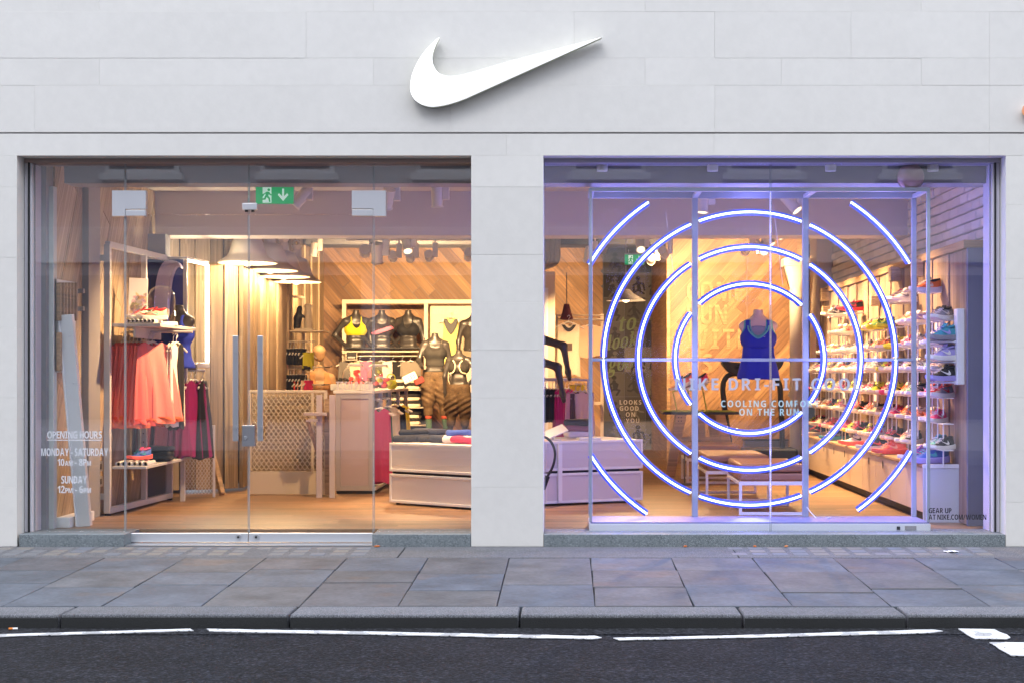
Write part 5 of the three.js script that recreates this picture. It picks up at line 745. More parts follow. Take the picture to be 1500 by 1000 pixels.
{ // the bust display on the back wall
  const d = 23, fr = thing('wall_bay', 'cream wall bay frame with a bust shelf and a hanging rail', 'display bay', [0, 0, 0]), cr = mat([0.62, 0.54, 0.42], 0.5);
  const xs = [X(504, d), X(624, d), X(720, d)], yt = Y(442, d);
  for (const x of xs) mesh('post', rbox(0.06, yt - FLOOR - 0.03, 0.06, 0.004, x, (yt + FLOOR) / 2 - 0.016, Z(d)), cr, fr); mesh('top_rail', rbox2(xs[0] - 0.03, xs[2] + 0.03, yt - 0.03, yt + 0.03, Z(d) - 0.03, Z(d) + 0.03, 0.004), cr, fr);
  mesh('shelf', rbox2(xs[0] + 0.031, xs[1] - 0.031, Y(511, d), Y(508.5, d), Z(d) - 0.3, Z(d) + 0.2, 0.004), M.dark, fr); mesh('rail', rod(V(xs[0], Y(515, d), Z(d) + 0.21), V(xs[1], Y(515, d), Z(d) + 0.21), 0.014), cr, fr); mesh('rail', rod(V(xs[0], Y(521, d), Z(d) + 0.02), V(xs[1], Y(521, d), Z(d) + 0.02), 0.012), cr, fr);
  mesh('back_panel', rbox2(X(627, d), X(720, d), Y(575, d), Y(447, d), Z(d + 0.35), Z(d + 0.3), 0.004), mat([0.72, 0.62, 0.46], 0.6), fr);
  const l = mesh('lettering', letters('NIKE PRO', X(668, d) - X(630, d), 0.075, 0.015, 0.05), mat([0.7, 0.62, 0.5], 0.5), fr); l.geometry.applyMatrix4(new THREE.Matrix4().makeShear(0, 0, 0.22, 0, 0, 0)); l.position.set(X(630, d), Y(459, d), Z(d + 0.298));
  const pt = canvasTex(64, 64, (g) => { g.fillStyle = '#8c7558'; g.fillRect(0, 0, 64, 64); for (let i = 0; i < 60; i++) { g.fillStyle = pick(['#7a664c', '#9c8664', '#5c4c3a', '#b09a76']); g.fillRect(rnd() * 64, rnd() * 64, rr(3, 9), rr(2, 5)); } }); pt.wrapS = pt.wrapT = THREE.RepeatWrapping; pt.repeat.set(5, 5);
  const patt = mat(0x9a9084, 0.8, { map: pt });
  const bust = (px, arms, hex, label, turn, dash) => { const t = thing('bust', label, 'mannequin', [X(px, d), Y(509, d) - 0.985, Z(d)], turn, 'black busts on the wall shelf'); mesh('body', bodyGeo(arms, null, 0.98), M.mannequin, t); const bra = mesh('sports_bra', shellGeo(topSDF(0.010, 1.165, 0.085, 0.15, 0.068), 1.14, 1.46), fabric(hex), t); if (dash) mesh('flash', shellGeo((x, y, z) => Math.max(topSDF(0.014, 1.175, 0.085, 0.15, 0.068)(x, y, z), Math.abs(y - 1.235 - 0.35 * x) - 0.032, -0.01 - z), 1.14, 1.46), fabric(dash), bra); return t; };
  bust(521, ['hips', 'side'], 0xd8cf1e, 'black bust in a bright yellow sports bra, leftmost on the wall shelf', 0.25); bust(559, ['hips', 'hips'], 0x3a2f33, 'black bust in a dark bra with a pink flash, middle of the wall shelf', 0.15, 0xe88aa8); bust(598, ['hips', 'side'], 0x1f1f22, 'black bust in a black sports bra, rightmost on the wall shelf', -0.1);
  // hangers with folded shorts under the shelf
  [512, 528, 543, 560, 576, 590, 602].forEach((px, i) => hang('hanging_shorts', `${['grey', 'cream', 'pink', 'olive', 'white', 'black', 'striped grey'][i]} shorts hanging under the busts, ${ORD[i]} from the left`, 'shorts', V(X(px, d), Y(520, d), Z(d) + 0.1), 0.1, [0x6a6560, 0xd9ccb0, 0xd86a8a, 0x5c5a34, 0xe6dccb, 0x1a191b, 0x8a8278][i], { w0: 0.3, w1: 0.32, h: 0.3, folds: 4, amp: 0.008, s: 100 + i, trim: i % 2 ? undefined : 0x22201f }, 'shorts hanging under the busts'));
  const sg = thing('price_frame', 'small black framed price card on the rail under the yellow bust', 'sign', [X(518, d), Y(527, d), Z(d) + 0.25]); mesh('frame', [box2(-0.085, 0.085, 0.115, 0.125, -0.005, 0.005), box2(-0.085, 0.085, -0.005, 0.005, -0.005, 0.005), box2(-0.085, -0.075, 0.005, 0.115, -0.005, 0.005), box2(0.075, 0.085, 0.005, 0.115, -0.005, 0.005)], cr, sg); mesh('card', box2(-0.075, 0.075, 0.005, 0.115, -0.004, 0.002), M.black, sg); mesh('print_line', [box2(-0.055, 0.05, 0.03, 0.036, 0.002, 0.003), box2(-0.055, 0.055, 0.043, 0.049, 0.002, 0.003)], M.white, sg);
  // shelves with folded stacks below
  const st = thing('stack_shelves', 'dark shelves of striped folded clothes left of the tall mannequin', 'shelving', [0, 0, 0]); for (const py of [570, 596, 622]) mesh('shelf', rbox2(X(560, 22), X(625, 22), Y(py + 1.5, 22), Y(py, 22), Z(22.4), Z(22), 0.004), cr, st); mesh('back', box2(X(560, 22), X(625, 22), FLOOR, Y(556, 22), Z(22.45), Z(22.41)), M.dark, st);
  let n = 0; for (const py of [570, 596, 622]) for (const px of [581, 604]) for (let k = 0; k < 4; k++, n++) { const f = mesh('folded_garment', foldedGeo(0.19, 0.22, 0.048, n), fabric(k % 2 ? 0x1c1b1d : 0xd8cdb8)); f.position.set(X(px, 22), Y(py, 22) + 0.026 + k * 0.047, Z(22.2)); tag(f, `${k % 2 ? 'black' : 'cream'} folded garment, ${ORD[k]} up in the ${px < 590 ? 'left' : 'right'} stack of the ${py === 570 ? 'top' : py === 596 ? 'middle' : 'bottom'} shelf`, 'clothes', 'striped stacks left of the tall mannequin'); }
  hang('hanging_blouse', 'pale yellow vest with a striped yoke hanging on the white panel', 'top', V(X(659, d), Y(456, d), Z(d) - 0.2), 0, 0xe9e08a, { w0: 0.2, w1: 0.3, h: 0.72, folds: 3, amp: 0.004, s: 140, neck: 0.1 });
  { const t = thing('black_yoke', 'black and white striped bib hanging over the pale yellow vest', 'top', [X(659, d), Y(470, d), Z(d) - 0.16]); const bib = new THREE.Shape(); bib.moveTo(-0.1, 0.03); bib.lineTo(-0.06, 0.03); bib.quadraticCurveTo(0, -0.11, 0.06, 0.03); bib.lineTo(0.1, 0.03); bib.quadraticCurveTo(0.1, -0.1, 0.0, -0.2); bib.quadraticCurveTo(-0.1, -0.1, -0.1, 0.03); mesh('bib', new THREE.ExtrudeGeometry(bib, { depth: 0.012, bevelEnabled: true, bevelSize: 0.004, bevelThickness: 0.004, bevelSegments: 1 }), M.black, t); mesh('stripe', [-1, 1].map((s) => rbox(0.02, 0.06, 0.012, 0.003, s * 0.115, -0.03, 0.005).rotateZ(s * 0.3)), M.white, t); }
  { const t = thing('bust', 'dark bust arm hanging at the pier edge of the white panel', 'mannequin', [X(694, 22.6), Y(512, 22.6) - 1.0, Z(22.6)], 0.1); mesh('body', bodyGeo(['side', 'side'], null, 0.98), M.mannequin, t); mesh('vest', shellGeo(topSDF(0.011, 1.0, 0.09, 0.15), 0.98, 1.46), fabric(0x35302c), t); }
  // two standing mannequins
  const s1 = 0.93, L = (a) => [legOf([-0.088, 0.9, 0], [-0.10, 0.50, 0.03 + a], [-0.085, 0.1, 0], [-0.10, 0.03, 0.15]), legOf([0.088, 0.9, 0], [0.13, 0.51, 0.07], [0.17, 0.1, -0.02], [0.20, 0.03, 0.12])];
  const legs = L(0), lf = blend(legs, 0.02), pants = (off, bag) => (x, y, z) => { const t = Math.min(lf(x, y, z), trunk(x, y, z)) - off - bag * sstep(0.42, 0.6, y) * sstep(0.9, 0.7, y) * (1 + 0.25 * Math.sin(y * 70 + x * 40)); return Math.max(t, 0.33 - y, y - 1.0); };
  const m1 = thing('mannequin', 'tall headless mannequin in a black crop top and baggy patterned trousers', 'mannequin', [X(637, 21), Y(641, 21), Z(21)], 0.1); m1.scale.setScalar(s1);
  mesh('body', bodyGeo(['fwd', 'side'], legs, 0, 0.013), M.mannequin, m1); mesh('crop_top', shellGeo(topSDF(0.012, 1.06, 0.105, 0.13), 1.03, 1.46), fabric(0x2c2a28), m1); mesh('neck_trim', shellGeo((x, y, z) => Math.max(topSDF(0.016, 1.06, 0.115, 0.17, 0.1)(x, y, z), -0.05 * neckline(x, y, z, 0.17, 0.10, 0.14) - 0.004, 0.05 * neckline(x, y, z, 0.13, 0.085, 0.12) - 0.012), 1.2, 1.46), fabric(0xe9dcc4), m1);
  mesh('trousers', surf(pants(0.012, 0.035), [-0.32, 0.3, -0.2], [0.36, 1.02, 0.24], 0.012), (() => patt)(), m1); mesh('waistband', surf((x, y, z) => Math.max(trunk(x, y, z) - 0.02, 0.975 - y, y - 1.015), [-0.3, 0.95, -0.2], [0.3, 1.04, 0.2], 0.011), M.black, m1);
  const sock = (y0, y1) => surf((x, y, z) => Math.max(lf(x, y, z) - 0.006, y0 - y, y - y1), [-0.25, y0 - 0.02, -0.12], [0.32, y1 + 0.02, 0.18], 0.011); mesh('sock', sock(0.13, 0.28), mat(0x3f5a48, 0.8), m1); mesh('sock_band', sock(0.285, 0.335), mat(0xa84a38, 0.8), m1);
  const bag = thing('held_clutch', 'striped white clutch held by the tall mannequin', 'bag', [X(600, 20.6), Y(553, 20.6), Z(20.6)], 0.2); mesh('bag', rbox(0.2, 0.11, 0.05, 0.02, 0, 0, 0, 3).rotateZ(0.45), M.whiteWarm, bag); mesh('dark_side', rbox(0.14, 0.09, 0.045, 0.02, 0.10, -0.085, 0, 3).rotateZ(0.4), fabric(0x7a2f2c), bag); mesh('stripe', [-0.06, -0.02, 0.02, 0.06].map((x) => rbox(0.008, 0.07, 0.052, 0.003, x, 0, 0.002).rotateZ(0.45)), M.dark, bag);
  const m2 = thing('mannequin', 'headless mannequin seen from behind in a cream strapped bra by the pier', 'mannequin', [X(672, 20.2), Y(641, 20.2) - 0.12, Z(20.2)], Math.PI - 0.15); m2.scale.setScalar(0.83);
  mesh('body', bodyGeo(['hips', 'side'], legs, 0, 0.014), M.mannequin, m2); mesh('strap_bra', shellGeo((x, y, z) => Math.max(topSDF(0.010, 1.18, 0.12, 0.15, 0.07, 0.2)(x, y, z)), 1.15, 1.46), fabric(0x26231f), m2); mesh('strap', [tube([V(0.11, 1.42, -0.05), V(0.035, 1.31, -0.115), V(0.06, 1.2, -0.115), V(0.13, 1.17, -0.09)], 0.010, 6), tube([V(-0.11, 1.42, -0.05), V(-0.035, 1.31, -0.115), V(-0.06, 1.2, -0.115), V(-0.13, 1.17, -0.09)], 0.010, 6)], fabric(0xe4d2b0), m2); mesh('trousers', surf(pants(0.012, 0.06), [-0.34, 0.3, -0.24], [0.38, 1.02, 0.26], 0.014), patt, m2);
  const pod = thing('podium', 'low dark podium under the two standing mannequins', 'podium', [0, 0, 0]); mesh('podium_top', rbox2(X(590, 21), X(720, 21), Y(641, 21) - 0.04, Y(641, 21), Z(21.5), Z(19.8), 0.005), M.timber, pod); mesh('podium_body', rbox2(X(592, 21), X(718, 21), FLOOR, Y(641, 21) - 0.041, Z(21.48), Z(19.83), 0.004), M.darkgrey, pod);
}
// ---- the white plinth in front, with its heap of folded clothes
function tieredBox(name, label, a, b, depth, top, m) {
  const dx = b[0] - a[0], dz = b[1] - a[1], w = Math.hypot(dx, dz), t = thing(name, label, 'display plinth', [a[0], FLOOR, a[1]], -Math.atan2(dz, dx)), h = top - FLOOR, mid = h * 0.52;
  for (const [y0, y1, k] of [[0.02, mid - 0.012, 0], [mid + 0.012, h, 1]]) { const bx = mesh('tier', rbox2(0.01, w - 0.01, y0, y1, -depth, -0.02, 0.004), m, t); mesh('front_frame', [rbox2(0, w, y1 - 0.022, y1 + 0.001, -0.02, 0, 0.003), rbox2(0, w, y0 - 0.001, y0 + 0.022, -0.02, 0, 0.003), rbox2(0, 0.022, y0 + 0.0225, y1 - 0.0225, -0.02, 0, 0.003), rbox2(w - 0.022, w, y0 + 0.0225, y1 - 0.0225, -0.02, 0, 0.003)], M.white, bx); mesh('front_panel', rbox2(0.022, w - 0.022, y0 + 0.022, y1 - 0.022, -0.02, -0.008, 0.002), m, bx); }
  mesh('shadow_gap', box2(0.02, w - 0.02, mid - 0.0118, mid + 0.0118, -depth + 0.02, -0.03), M.dark, t); for (const x of [0.05, w - 0.05]) mesh('foot', cyl(0.015, 0.018, 0.02, x, 0.01, -0.06), M.rubber, t); return t;
}
{
  const top = Y(648, 13.6), pm = mat([0.70, 0.65, 0.60], 0.5);
  tieredBox('display_plinth', 'white two tier plinth left of the pier with folded clothes on top', [X(570, 13.6), Z(13.6)], [X(724, 12.85), Z(12.85)], 0.75, top, pm);
  const g = [[602, 13.75, 0x17171b, 'black'], [618, 13.8, 0x1d1f2c, 'navy black'], [638, 13.75, 0x191a20, 'charcoal'], [606, 13.85, 0x111114, 'jet black'], [630, 13.9, 0x22263a, 'dark navy'], [655, 13.6, 0x2a3040, 'slate'], [668, 13.5, 0xd9cfd0, 'white'], [683, 13.4, 0xb2264e, 'crimson'], [672, 13.6, 0x3a56a8, 'blue'], [690, 13.5, 0xe0d6d2, 'pale grey']];
  g.forEach(([px, d, c, n], i) => { const lay = i === 3 || i === 4 || i === 8 ? 1 : 0, f = mesh('folded_garment', foldedGeo(rr(0.22, 0.28), rr(0.2, 0.26), rr(0.045, 0.07), i), fabric(c)); f.position.set(X(px, d), top + 0.034 + lay * 0.05, Z(d)); f.rotation.set(rr(-0.06, 0.06), rr(-0.7, 0.7), rr(-0.08, 0.08)); tag(f, `${n} folded garment heaped on the white plinth by the pier`, 'clothes', 'folded heap on the white plinth'); });
}
// ================================================================ right of the pier: counter, mannequins, clothes
{
  const top = Y(643, 13.84), t = tieredBox('display_counter', 'long white two tier counter seen through the left half of the neon frame', [X(776, 13.35), Z(13.35)], [X(942, 13.84), Z(13.84)], 0.8, top, mat([0.58, 0.53, 0.52], 0.45));
  const p = t.position, post = mesh('divider', rbox(0.04, top - FLOOR - 0.05, 0.02, 0.003, 0.29, (top - FLOOR) / 2, 0.004), M.white, t);
  const tb = thing('tablet_stand', 'white tablet tilted on a stand at the pier end of the counter', 'tablet', [X(812, 13.6), top, Z(13.6)], 0.25); mesh('screen_plate', rbox(0.22, 0.014, 0.16, 0.006).rotateX(0.35).rotateZ(0.38).translate(0, 0.075, 0), M.white, tb); mesh('stand', rod(V(0.0, 0, -0.02), V(0, 0.07, -0.02), 0.012), M.white, tb); mesh('foot', rbox(0.12, 0.012, 0.1, 0.005, 0, 0.006, -0.02), M.white, tb);
  mesh('keyboard_plate', rbox(0.2, 0.02, 0.14, 0.006, 0.33, 0.011, -0.06), M.white, tb);
  const c = thing('cable', 'thick black cable looping down beside the pier in front of the counter', 'cable', [0, 0, 0]), d = 13.2; mesh('cable', tube([P(785, 640, d), P(799, 640, d), P(808, 648, d), P(813, 663, d), P(810, 682, d), P(802, 697, d), P(799, 702, d)], 0.011, 8, 40), M.rubber, c); mesh('plug', rod(P(802, 697, d), P(795, 716, d), 0.024), M.rubber, c);
}
const top2 = Y(643, 13.84);
{ // mannequins hidden by the pier, only their arms in view
  const lg = [legOf([-0.088, 0.9, 0], [-0.10, 0.50, 0.03], [-0.085, 0.1, 0], [-0.10, 0.03, 0.15]), legOf([0.088, 0.9, 0], [0.12, 0.5, 0.03], [0.11, 0.1, 0], [0.13, 0.03, 0.15])];
  const a = thing('mannequin', 'dark mannequin behind the pier with its raised bent arm over the hangers', 'mannequin', [X(764, 15.2), Y(487, 15.2) - 1.43 * 1.02, Z(15.2)], 0.1); a.scale.setScalar(1.02); mesh('body', bodyGeo(['side', 'reach'], lg, 0, 0.014), M.mannequin, a); mesh('vest', shellGeo(topSDF(0.012, 1.0, 0.1, 0.14), 0.98, 1.46), fabric(0x38323a), a);
  const b = thing('mannequin', 'dark mannequin in a bright pink vest behind the pier, lower of the two arms', 'mannequin', [X(754, 14.5), Y(517, 14.5) - 1.43, Z(14.5)], 0.1); mesh('body', bodyGeo(['side', 'reach'], null, 0.7, 0.013), M.mannequin, b); mesh('vest', shellGeo(topSDF(0.012, 0.95, 0.15, 0.1), 0.93, 1.46), fabric(0xe0277f), b); mesh('stand', cyl(0.02, 0.03, 0.75, 0, 0.4, 0), M.darkgrey, b);
  const col = thing('lit_upright', 'tall cream lit upright panel just right of the pier', 'display panel', [0, 0, 0]); mesh('panel', rbox2(X(780, 18), X(813, 18), FLOOR, Y(398, 18), Z(18.3), Z(18), 0.005), mat([0.66, 0.55, 0.40], 0.6), col); mesh('inner_frame', rbox2(X(797, 18), X(803, 18), FLOOR + 0.3, Y(422, 18), Z(17.998), Z(17.97), 0.003), M.white, col);
  // hanging wall behind: rail, tank, and the rack
  const d = 19, r = thing('clothes_rail', 'cream wall rail with a hook holding the pale vest right of the pier', 'clothes rail', [0, 0, 0]), cr = mat([0.6, 0.5, 0.38], 0.5); mesh('rail', rod(V(X(812, d), Y(468, d), Z(d)), V(X(884, d), Y(468, d), Z(d)), 0.012), cr, r); mesh('rail', rod(V(X(812, d), Y(462, d), Z(d)), V(X(884, d), Y(462, d), Z(d)), 0.008), cr, r); for (const px of [815, 882]) mesh('post', rbox2(X(px, d) - 0.02, X(px, d) + 0.02, FLOOR, Y(460, d), Z(d) - 0.05, Z(d) - 0.01, 0.003), cr, r); mesh('shelf', rbox2(X(815, d), X(882, d), Y(592, d), Y(588, d), Z(d) - 0.02, Z(d) + 0.2, 0.004), cr, r);
  const v = hang('hanging_blouse', 'pale vest with a small photo print hanging right of the pier', 'top', V(X(833, 18.9), Y(462, 18.9), Z(18.8)), 0.12, 0xead8bd, { w0: 0.26, w1: 0.30, h: 0.66, folds: 3, amp: 0.006, s: 150, neck: 0.11 }); mesh('dark_yoke', shellLess(), M.black, v);
  function shellLess() { const s = new THREE.Shape(); s.moveTo(-0.09, 0.03); s.quadraticCurveTo(0, -0.14, 0.09, 0.03); s.lineTo(0.05, 0.03); s.quadraticCurveTo(0, -0.05, -0.05, 0.03); return new THREE.ExtrudeGeometry(s, { depth: 0.01, bevelEnabled: false }).translate(0, -0.03, 0.02); }
  mesh('photo_print', [rbox(0.12, 0.09, 0.006, 0.002, -0.02, -0.27, 0.034)], mat(0x5b4a40, 0.6), v); mesh('red_spot', [rbox(0.05, 0.06, 0.006, 0.002, -0.075, -0.265, 0.036)], mat(0xc0422c, 0.6), v);
  hang('hanging_blouse', 'second pale top half hidden by the left neon post', 'top', V(X(864, 18.9), Y(466, 18.9), Z(18.85)), 0.2, 0xdcb896, { w0: 0.32, w1: 0.32, h: 0.4, folds: 3, amp: 0.006, s: 151 });
  const tas = thing('hanging_tassel', 'dark maroon bundle hanging above the pale vest', 'ornament', P(830, 459, 18.9)); mesh('bundle', lathe([[0, 0.12], [0.035, 0.11], [0.045, 0.06], [0.06, 0], [0.085, -0.07], [0.05, -0.08], [0, -0.08]], 14), fabric(0x4a1420), tas); mesh('cord', rod(V(0, 0.11, 0), V(0, 0.5, 0), 0.006), M.darkgrey, tas);
  const rk = thing('clothes_rack', 'clothes rack with white hangers behind the counter beside the pier', 'clothes rack', [0, 0, 0]), dr = 15.6; mesh('rail', rod(V(X(790, dr), Y(556, dr), Z(dr)), V(X(862, dr), Y(556, dr), Z(dr)), 0.012), wmt, rk); mesh('upper_rail', rbox2(X(795, dr), X(850, dr), Y(557, dr), Y(553, dr), Z(dr) - 0.25, Z(dr) - 0.22, 0.004), M.white, rk); for (const px of [790, 862]) mesh('post', rbox(0.03, Y(556, dr) - FLOOR, 0.03, 0.003, X(px, dr), (Y(556, dr) + FLOOR) / 2, Z(dr)), wmt, rk);
  [[799, 0x151417, 'black'], [804, 0x19181b, 'soft black'], [809, 0x121114, 'jet black'], [814, 0x1c1b1e, 'charcoal'], [820, 0xc41c73, 'deep magenta'], [824, 0xd02a82, 'magenta'], [828, 0xc8237a, 'rose magenta'], [833, 0xdb3a8e, 'bright magenta']].forEach(([px, c, n], i) => hang('hanging_dress', `${n} garment on the rack behind the counter`, 'dress', V(X(px, dr), Y(556, dr), Z(dr)), Math.PI / 2 - 0.35, c, { w0: 0.26, w1: 0.34, h: i < 4 ? 0.34 : 0.62, folds: 8, amp: 0.014, s: 160 + i, t0: 0.03, t1: 0.07, small: 1 }, 'garments on the rack behind the counter'));
  [[843, 0xd7a9b8, 'pale pink patterned'], [850, 0x54464c, 'dark patterned'], [856, 0xcbb9c0, 'grey pink']].forEach(([px, c, n], i) => hang('hanging_jacket', `${n} jacket at the right end of the rack behind the counter`, 'jacket', V(X(px, dr), Y(560, dr), Z(dr) + 0.06), Math.PI / 2 - 0.7, c, { w0: 0.3, w1: 0.3, h: 0.5, folds: 4, amp: 0.016, s: 170 + i, t0: 0.06, t1: 0.09, trim: 0x3a3438, small: 1 }, 'jackets at the end of the rack'));
  hang('hanging_blouse', 'yellow top behind the magenta garments on the rack', 'top', V(X(846, 16), Y(550, 16), Z(16)), 0.9, 0xe0cf2c, { w0: 0.26, w1: 0.26, h: 0.3, folds: 4, amp: 0.01, s: 180, small: 1 });
  [0xd6cdd8, 0x8f4f62, 0x2f2a33].forEach((c, i) => { const f = mesh('folded_garment', foldedGeo(0.24, 0.2, 0.06, i + 40), fabric(c)); f.position.set(X(846, 14.1), top2 + 0.033 + i * 0.055, Z(14.2)); f.rotation.y = 0.3 - i * 0.2; tag(f, `${['pale grey', 'dusty pink', 'dark'][i]} folded garment on the counter behind the neon post, ${['bottom', 'middle', 'top'][i]} of its stack`, 'clothes', 'folded stack on the counter'); });
}
{ // the blue vest on a bust, hung on wires
  const d = 15, t = thing('hanging_bust', 'pale bust in a royal blue running vest hanging in the middle of the neon rings', 'mannequin', [X(1111, d), Y(556, d) - 0.86, Z(d)], -0.12);
  mesh('body', bodyGeo([null, null], null, 0.93, 0.011), mat([0.66, 0.54, 0.54], 0.5), t);
  const vf = (x, y, z) => { const fl = sstep(1.15, 0.86, y), r = Math.hypot(x / (0.155 + 0.05 * fl), z / (0.118 + 0.035 * fl)) - 1 - 0.03 * fl * Math.sin(Math.atan2(z, x) * 9); const skirt = Math.max(r * 0.12, y - 1.17), s = topSDF(0.013, 1.12, 0.125, 0.155, 0.085)(x, y, z); return Math.max(Math.min(s, Math.max(skirt, 0.865 - y)), -0.05 * neckline(x, y, z, 0.155, 0.085, 0.12)); };
  mesh('vest', surf(vf, [-0.28, 0.84, -0.2], [0.28, 1.47, 0.22], 0.0095), fabric(0x1a2ec0), t); const bra = mesh('teal_bra', shellGeo(topSDF(0.0085, 1.22, 0.14, 0.125, 0.075), 1.2, 1.46, 0.010), mat(0x4fa9b4, 0.7), t); mesh('print_panel', shellGeo((x, y, z) => Math.max(trunk(x, y, z) - 0.007, 1.24 - y, y - 1.385, Math.abs(x) - 0.07, -z), 1.2, 1.4, 0.010), mat(0x8f93b0, 0.7), bra); mesh('trim', tube([V(-0.105, 1.43, 0.02), V(-0.085, 1.33, 0.11), V(0, 1.265, 0.125), V(0.085, 1.33, 0.11), V(0.105, 1.43, 0.02)], 0.008, 6), mat(0x57b4bf, 0.7), t);
  const tk = new THREE.ExtrudeGeometry(tickShape, { depth: 0.004, bevelEnabled: false }).scale(0.016, 0.014, 1).translate(0.055, 1.275, 0.128); mesh('chest_mark', tk, M.white, t);
  mesh('wire', rod(V(-0.11, 1.4, 0), V(-0.11, CEIL - t.position.y, 0), 0.0018, 5), M.satin, t); mesh('wire', rod(V(0.11, 1.4, 0), V(0.11, CEIL - t.position.y, 0), 0.0018, 5), M.satin, t);
}
{ // treadmill
  const d = 18, t = thing('treadmill', 'black treadmill with a curved console behind the blue vest', 'treadmill', [0, 0, 0]), q = (px, py, k = d) => P(px, py, k);
  mesh('upright', tube([V(X(1072, d), FLOOR + 0.15, Z(d)), q(1068, 640), q(1061, 590), q(1060, 560), q(1068, 549), q(1085, 546)], 0.032, 10, 40), M.black, t); mesh('upright', tube([V(X(1146, d), FLOOR + 0.15, Z(d)), q(1146, 640), q(1144, 590), q(1141, 560), q(1132, 549), q(1118, 546)], 0.032, 10, 40), M.black, t);
  const cs = new THREE.Shape(); const pt = (x, y) => [X(x, d), Y(y, d)]; cs.moveTo(...pt(1058, 529)); cs.quadraticCurveTo(...pt(1080, 536), ...pt(1110, 530)); cs.quadraticCurveTo(...pt(1135, 533), ...pt(1146, 529)); cs.quadraticCurveTo(...pt(1140, 546), ...pt(1118, 549)); cs.lineTo(...pt(1082, 549)); cs.quadraticCurveTo(...pt(1064, 545), ...pt(1058, 529)); mesh('console', new THREE.ExtrudeGeometry(cs, { depth: 0.12, bevelEnabled: true, bevelSize: 0.015, bevelThickness: 0.02, bevelSegments: 3 }).translate(0, 0, Z(d) - 0.06), M.dark, t); mesh('cup_holder', new THREE.TorusGeometry(0.04, 0.014, 8, 20).rotateX(Math.PI / 2).translate(X(1082, d), Y(538, d), Z(d) + 0.08), M.black, t);
  mesh('deck', rbox2(X(1066, d), X(1166, d), FLOOR + 0.03, FLOOR + 0.16, Z(19.4), Z(17.9), 0.03), M.dark, t); mesh('motor_cover', rbox2(X(1058, d), X(1168, d), FLOOR + 0.03, Y(655, d), Z(18.2), Z(17.85), 0.05), M.black, t); mesh('belt', rbox2(X(1078, d), X(1154, d), FLOOR + 0.161, FLOOR + 0.17, Z(19.3), Z(18.25), 0.003), M.rubber, t);
  const cab = thing('low_cabinet', 'dark low cabinet in the corner behind the benches', 'cabinet', [0, 0, 0]); mesh('carcass', rbox2(X(1100, 18.8), X(1165, 18.8), FLOOR, Y(648, 18.8), Z(19.6), Z(19.42), 0.01), M.navyWall, cab); mesh('cabinet_top', rbox2(X(1098, 18.8), X(1167, 18.8), Y(648, 18.8) + 0.001, Y(646, 18.8), Z(19.62), Z(19.41), 0.004), M.dark, cab);
}
{ // trestle table with a pair of shoes on wire stands
  const d = 17.2, t = thing('trestle_table', 'wooden trestle table with a thin green black top left of the benches', 'table', [0, 0, 0]), top = Y(603, d), z0 = Z(d), z1 = Z(17.9), lg = (a, b, w) => mesh('leg', bar(a, b, w, 0.05, 0.005), M.timber, t);
  mesh('tabletop', rbox2(X(971, d), X(1083, d), top - 0.028, top, z1 - 0.06, z0 + 0.04, 0.005), mat(0x22241c, 0.5), t); mesh('green_mat', rbox2(X(973, d), X(1078, d), top + 0.001, top + 0.008, z1 - 0.05, z0 + 0.03, 0.003), mat(0x8a9a2e, 0.7), t);
  lg(V(X(998, d), top - 0.03, z0), V(X(981, d), FLOOR, z0), 0.11); lg(V(X(1055, d), top - 0.03, z0), V(X(1074, d), FLOOR, z0), 0.11); lg(V(X(1003, d), top - 0.03, z1), V(X(988, d), FLOOR, z1), 0.11); lg(V(X(1050, d), top - 0.03, z1), V(X(1066, d), FLOOR, z1), 0.11); lg(V(X(1028, d), top - 0.03, z0 - 0.06), V(X(1029, d), FLOOR, z0 - 0.06), 0.08);
  mesh('stretcher', bar(V(X(990, d), 0.52, z0 - 0.03), V(X(1066, d), 0.52, z0 - 0.03), 0.08, 0.04), M.timber, t); mesh('bolt', [[0, 0], [0.03, 0.04], [0.03, 0], [0, 0.04]].map(([x, y]) => cyl(0.007, 0.007, 0.008).rotateX(Math.PI / 2).translate(X(994, d) + x, top - 0.10 + y, z0 + 0.027)), M.dark, t).userData.kind = 'stuff';
  [[1004, 'pink and black shoe over the green table top, left of the pair', ['coral', 'white', 'pink', 'black']], [1026, 'pink and white shoe over the green table top, right of the pair', ['pink', 'white', 'coral', 'black']]].forEach(([px, label, c], i) => {
    const s = thing('wire_stand', `yellow green wire stand under the ${i ? 'right' : 'left'} shoe of the trestle table`, 'stand', [X(px, d), top + 0.009, z0 - 0.15]); mesh('wire', rod(V(-0.08, 0, 0), V(-0.13, 0.215, 0), 0.007), mat(0x97a52e, 0.5), s); mesh('wire', rod(V(0.09, 0, 0), V(0.03, 0.28, 0), 0.007), mat(0x97a52e, 0.5), s); mesh('cradle', rod(V(-0.14, 0.212, 0), V(0.1, 0.306, 0), 0.008), mat(0x97a52e, 0.5), s);
    shoe(label, [X(px, d) - 0.02, top + 0.275, z0 - 0.15], Math.PI + 0.1, c, 'pair of shoes on the trestle table', 1.15, 'running_shoe', -0.36);
  });
}
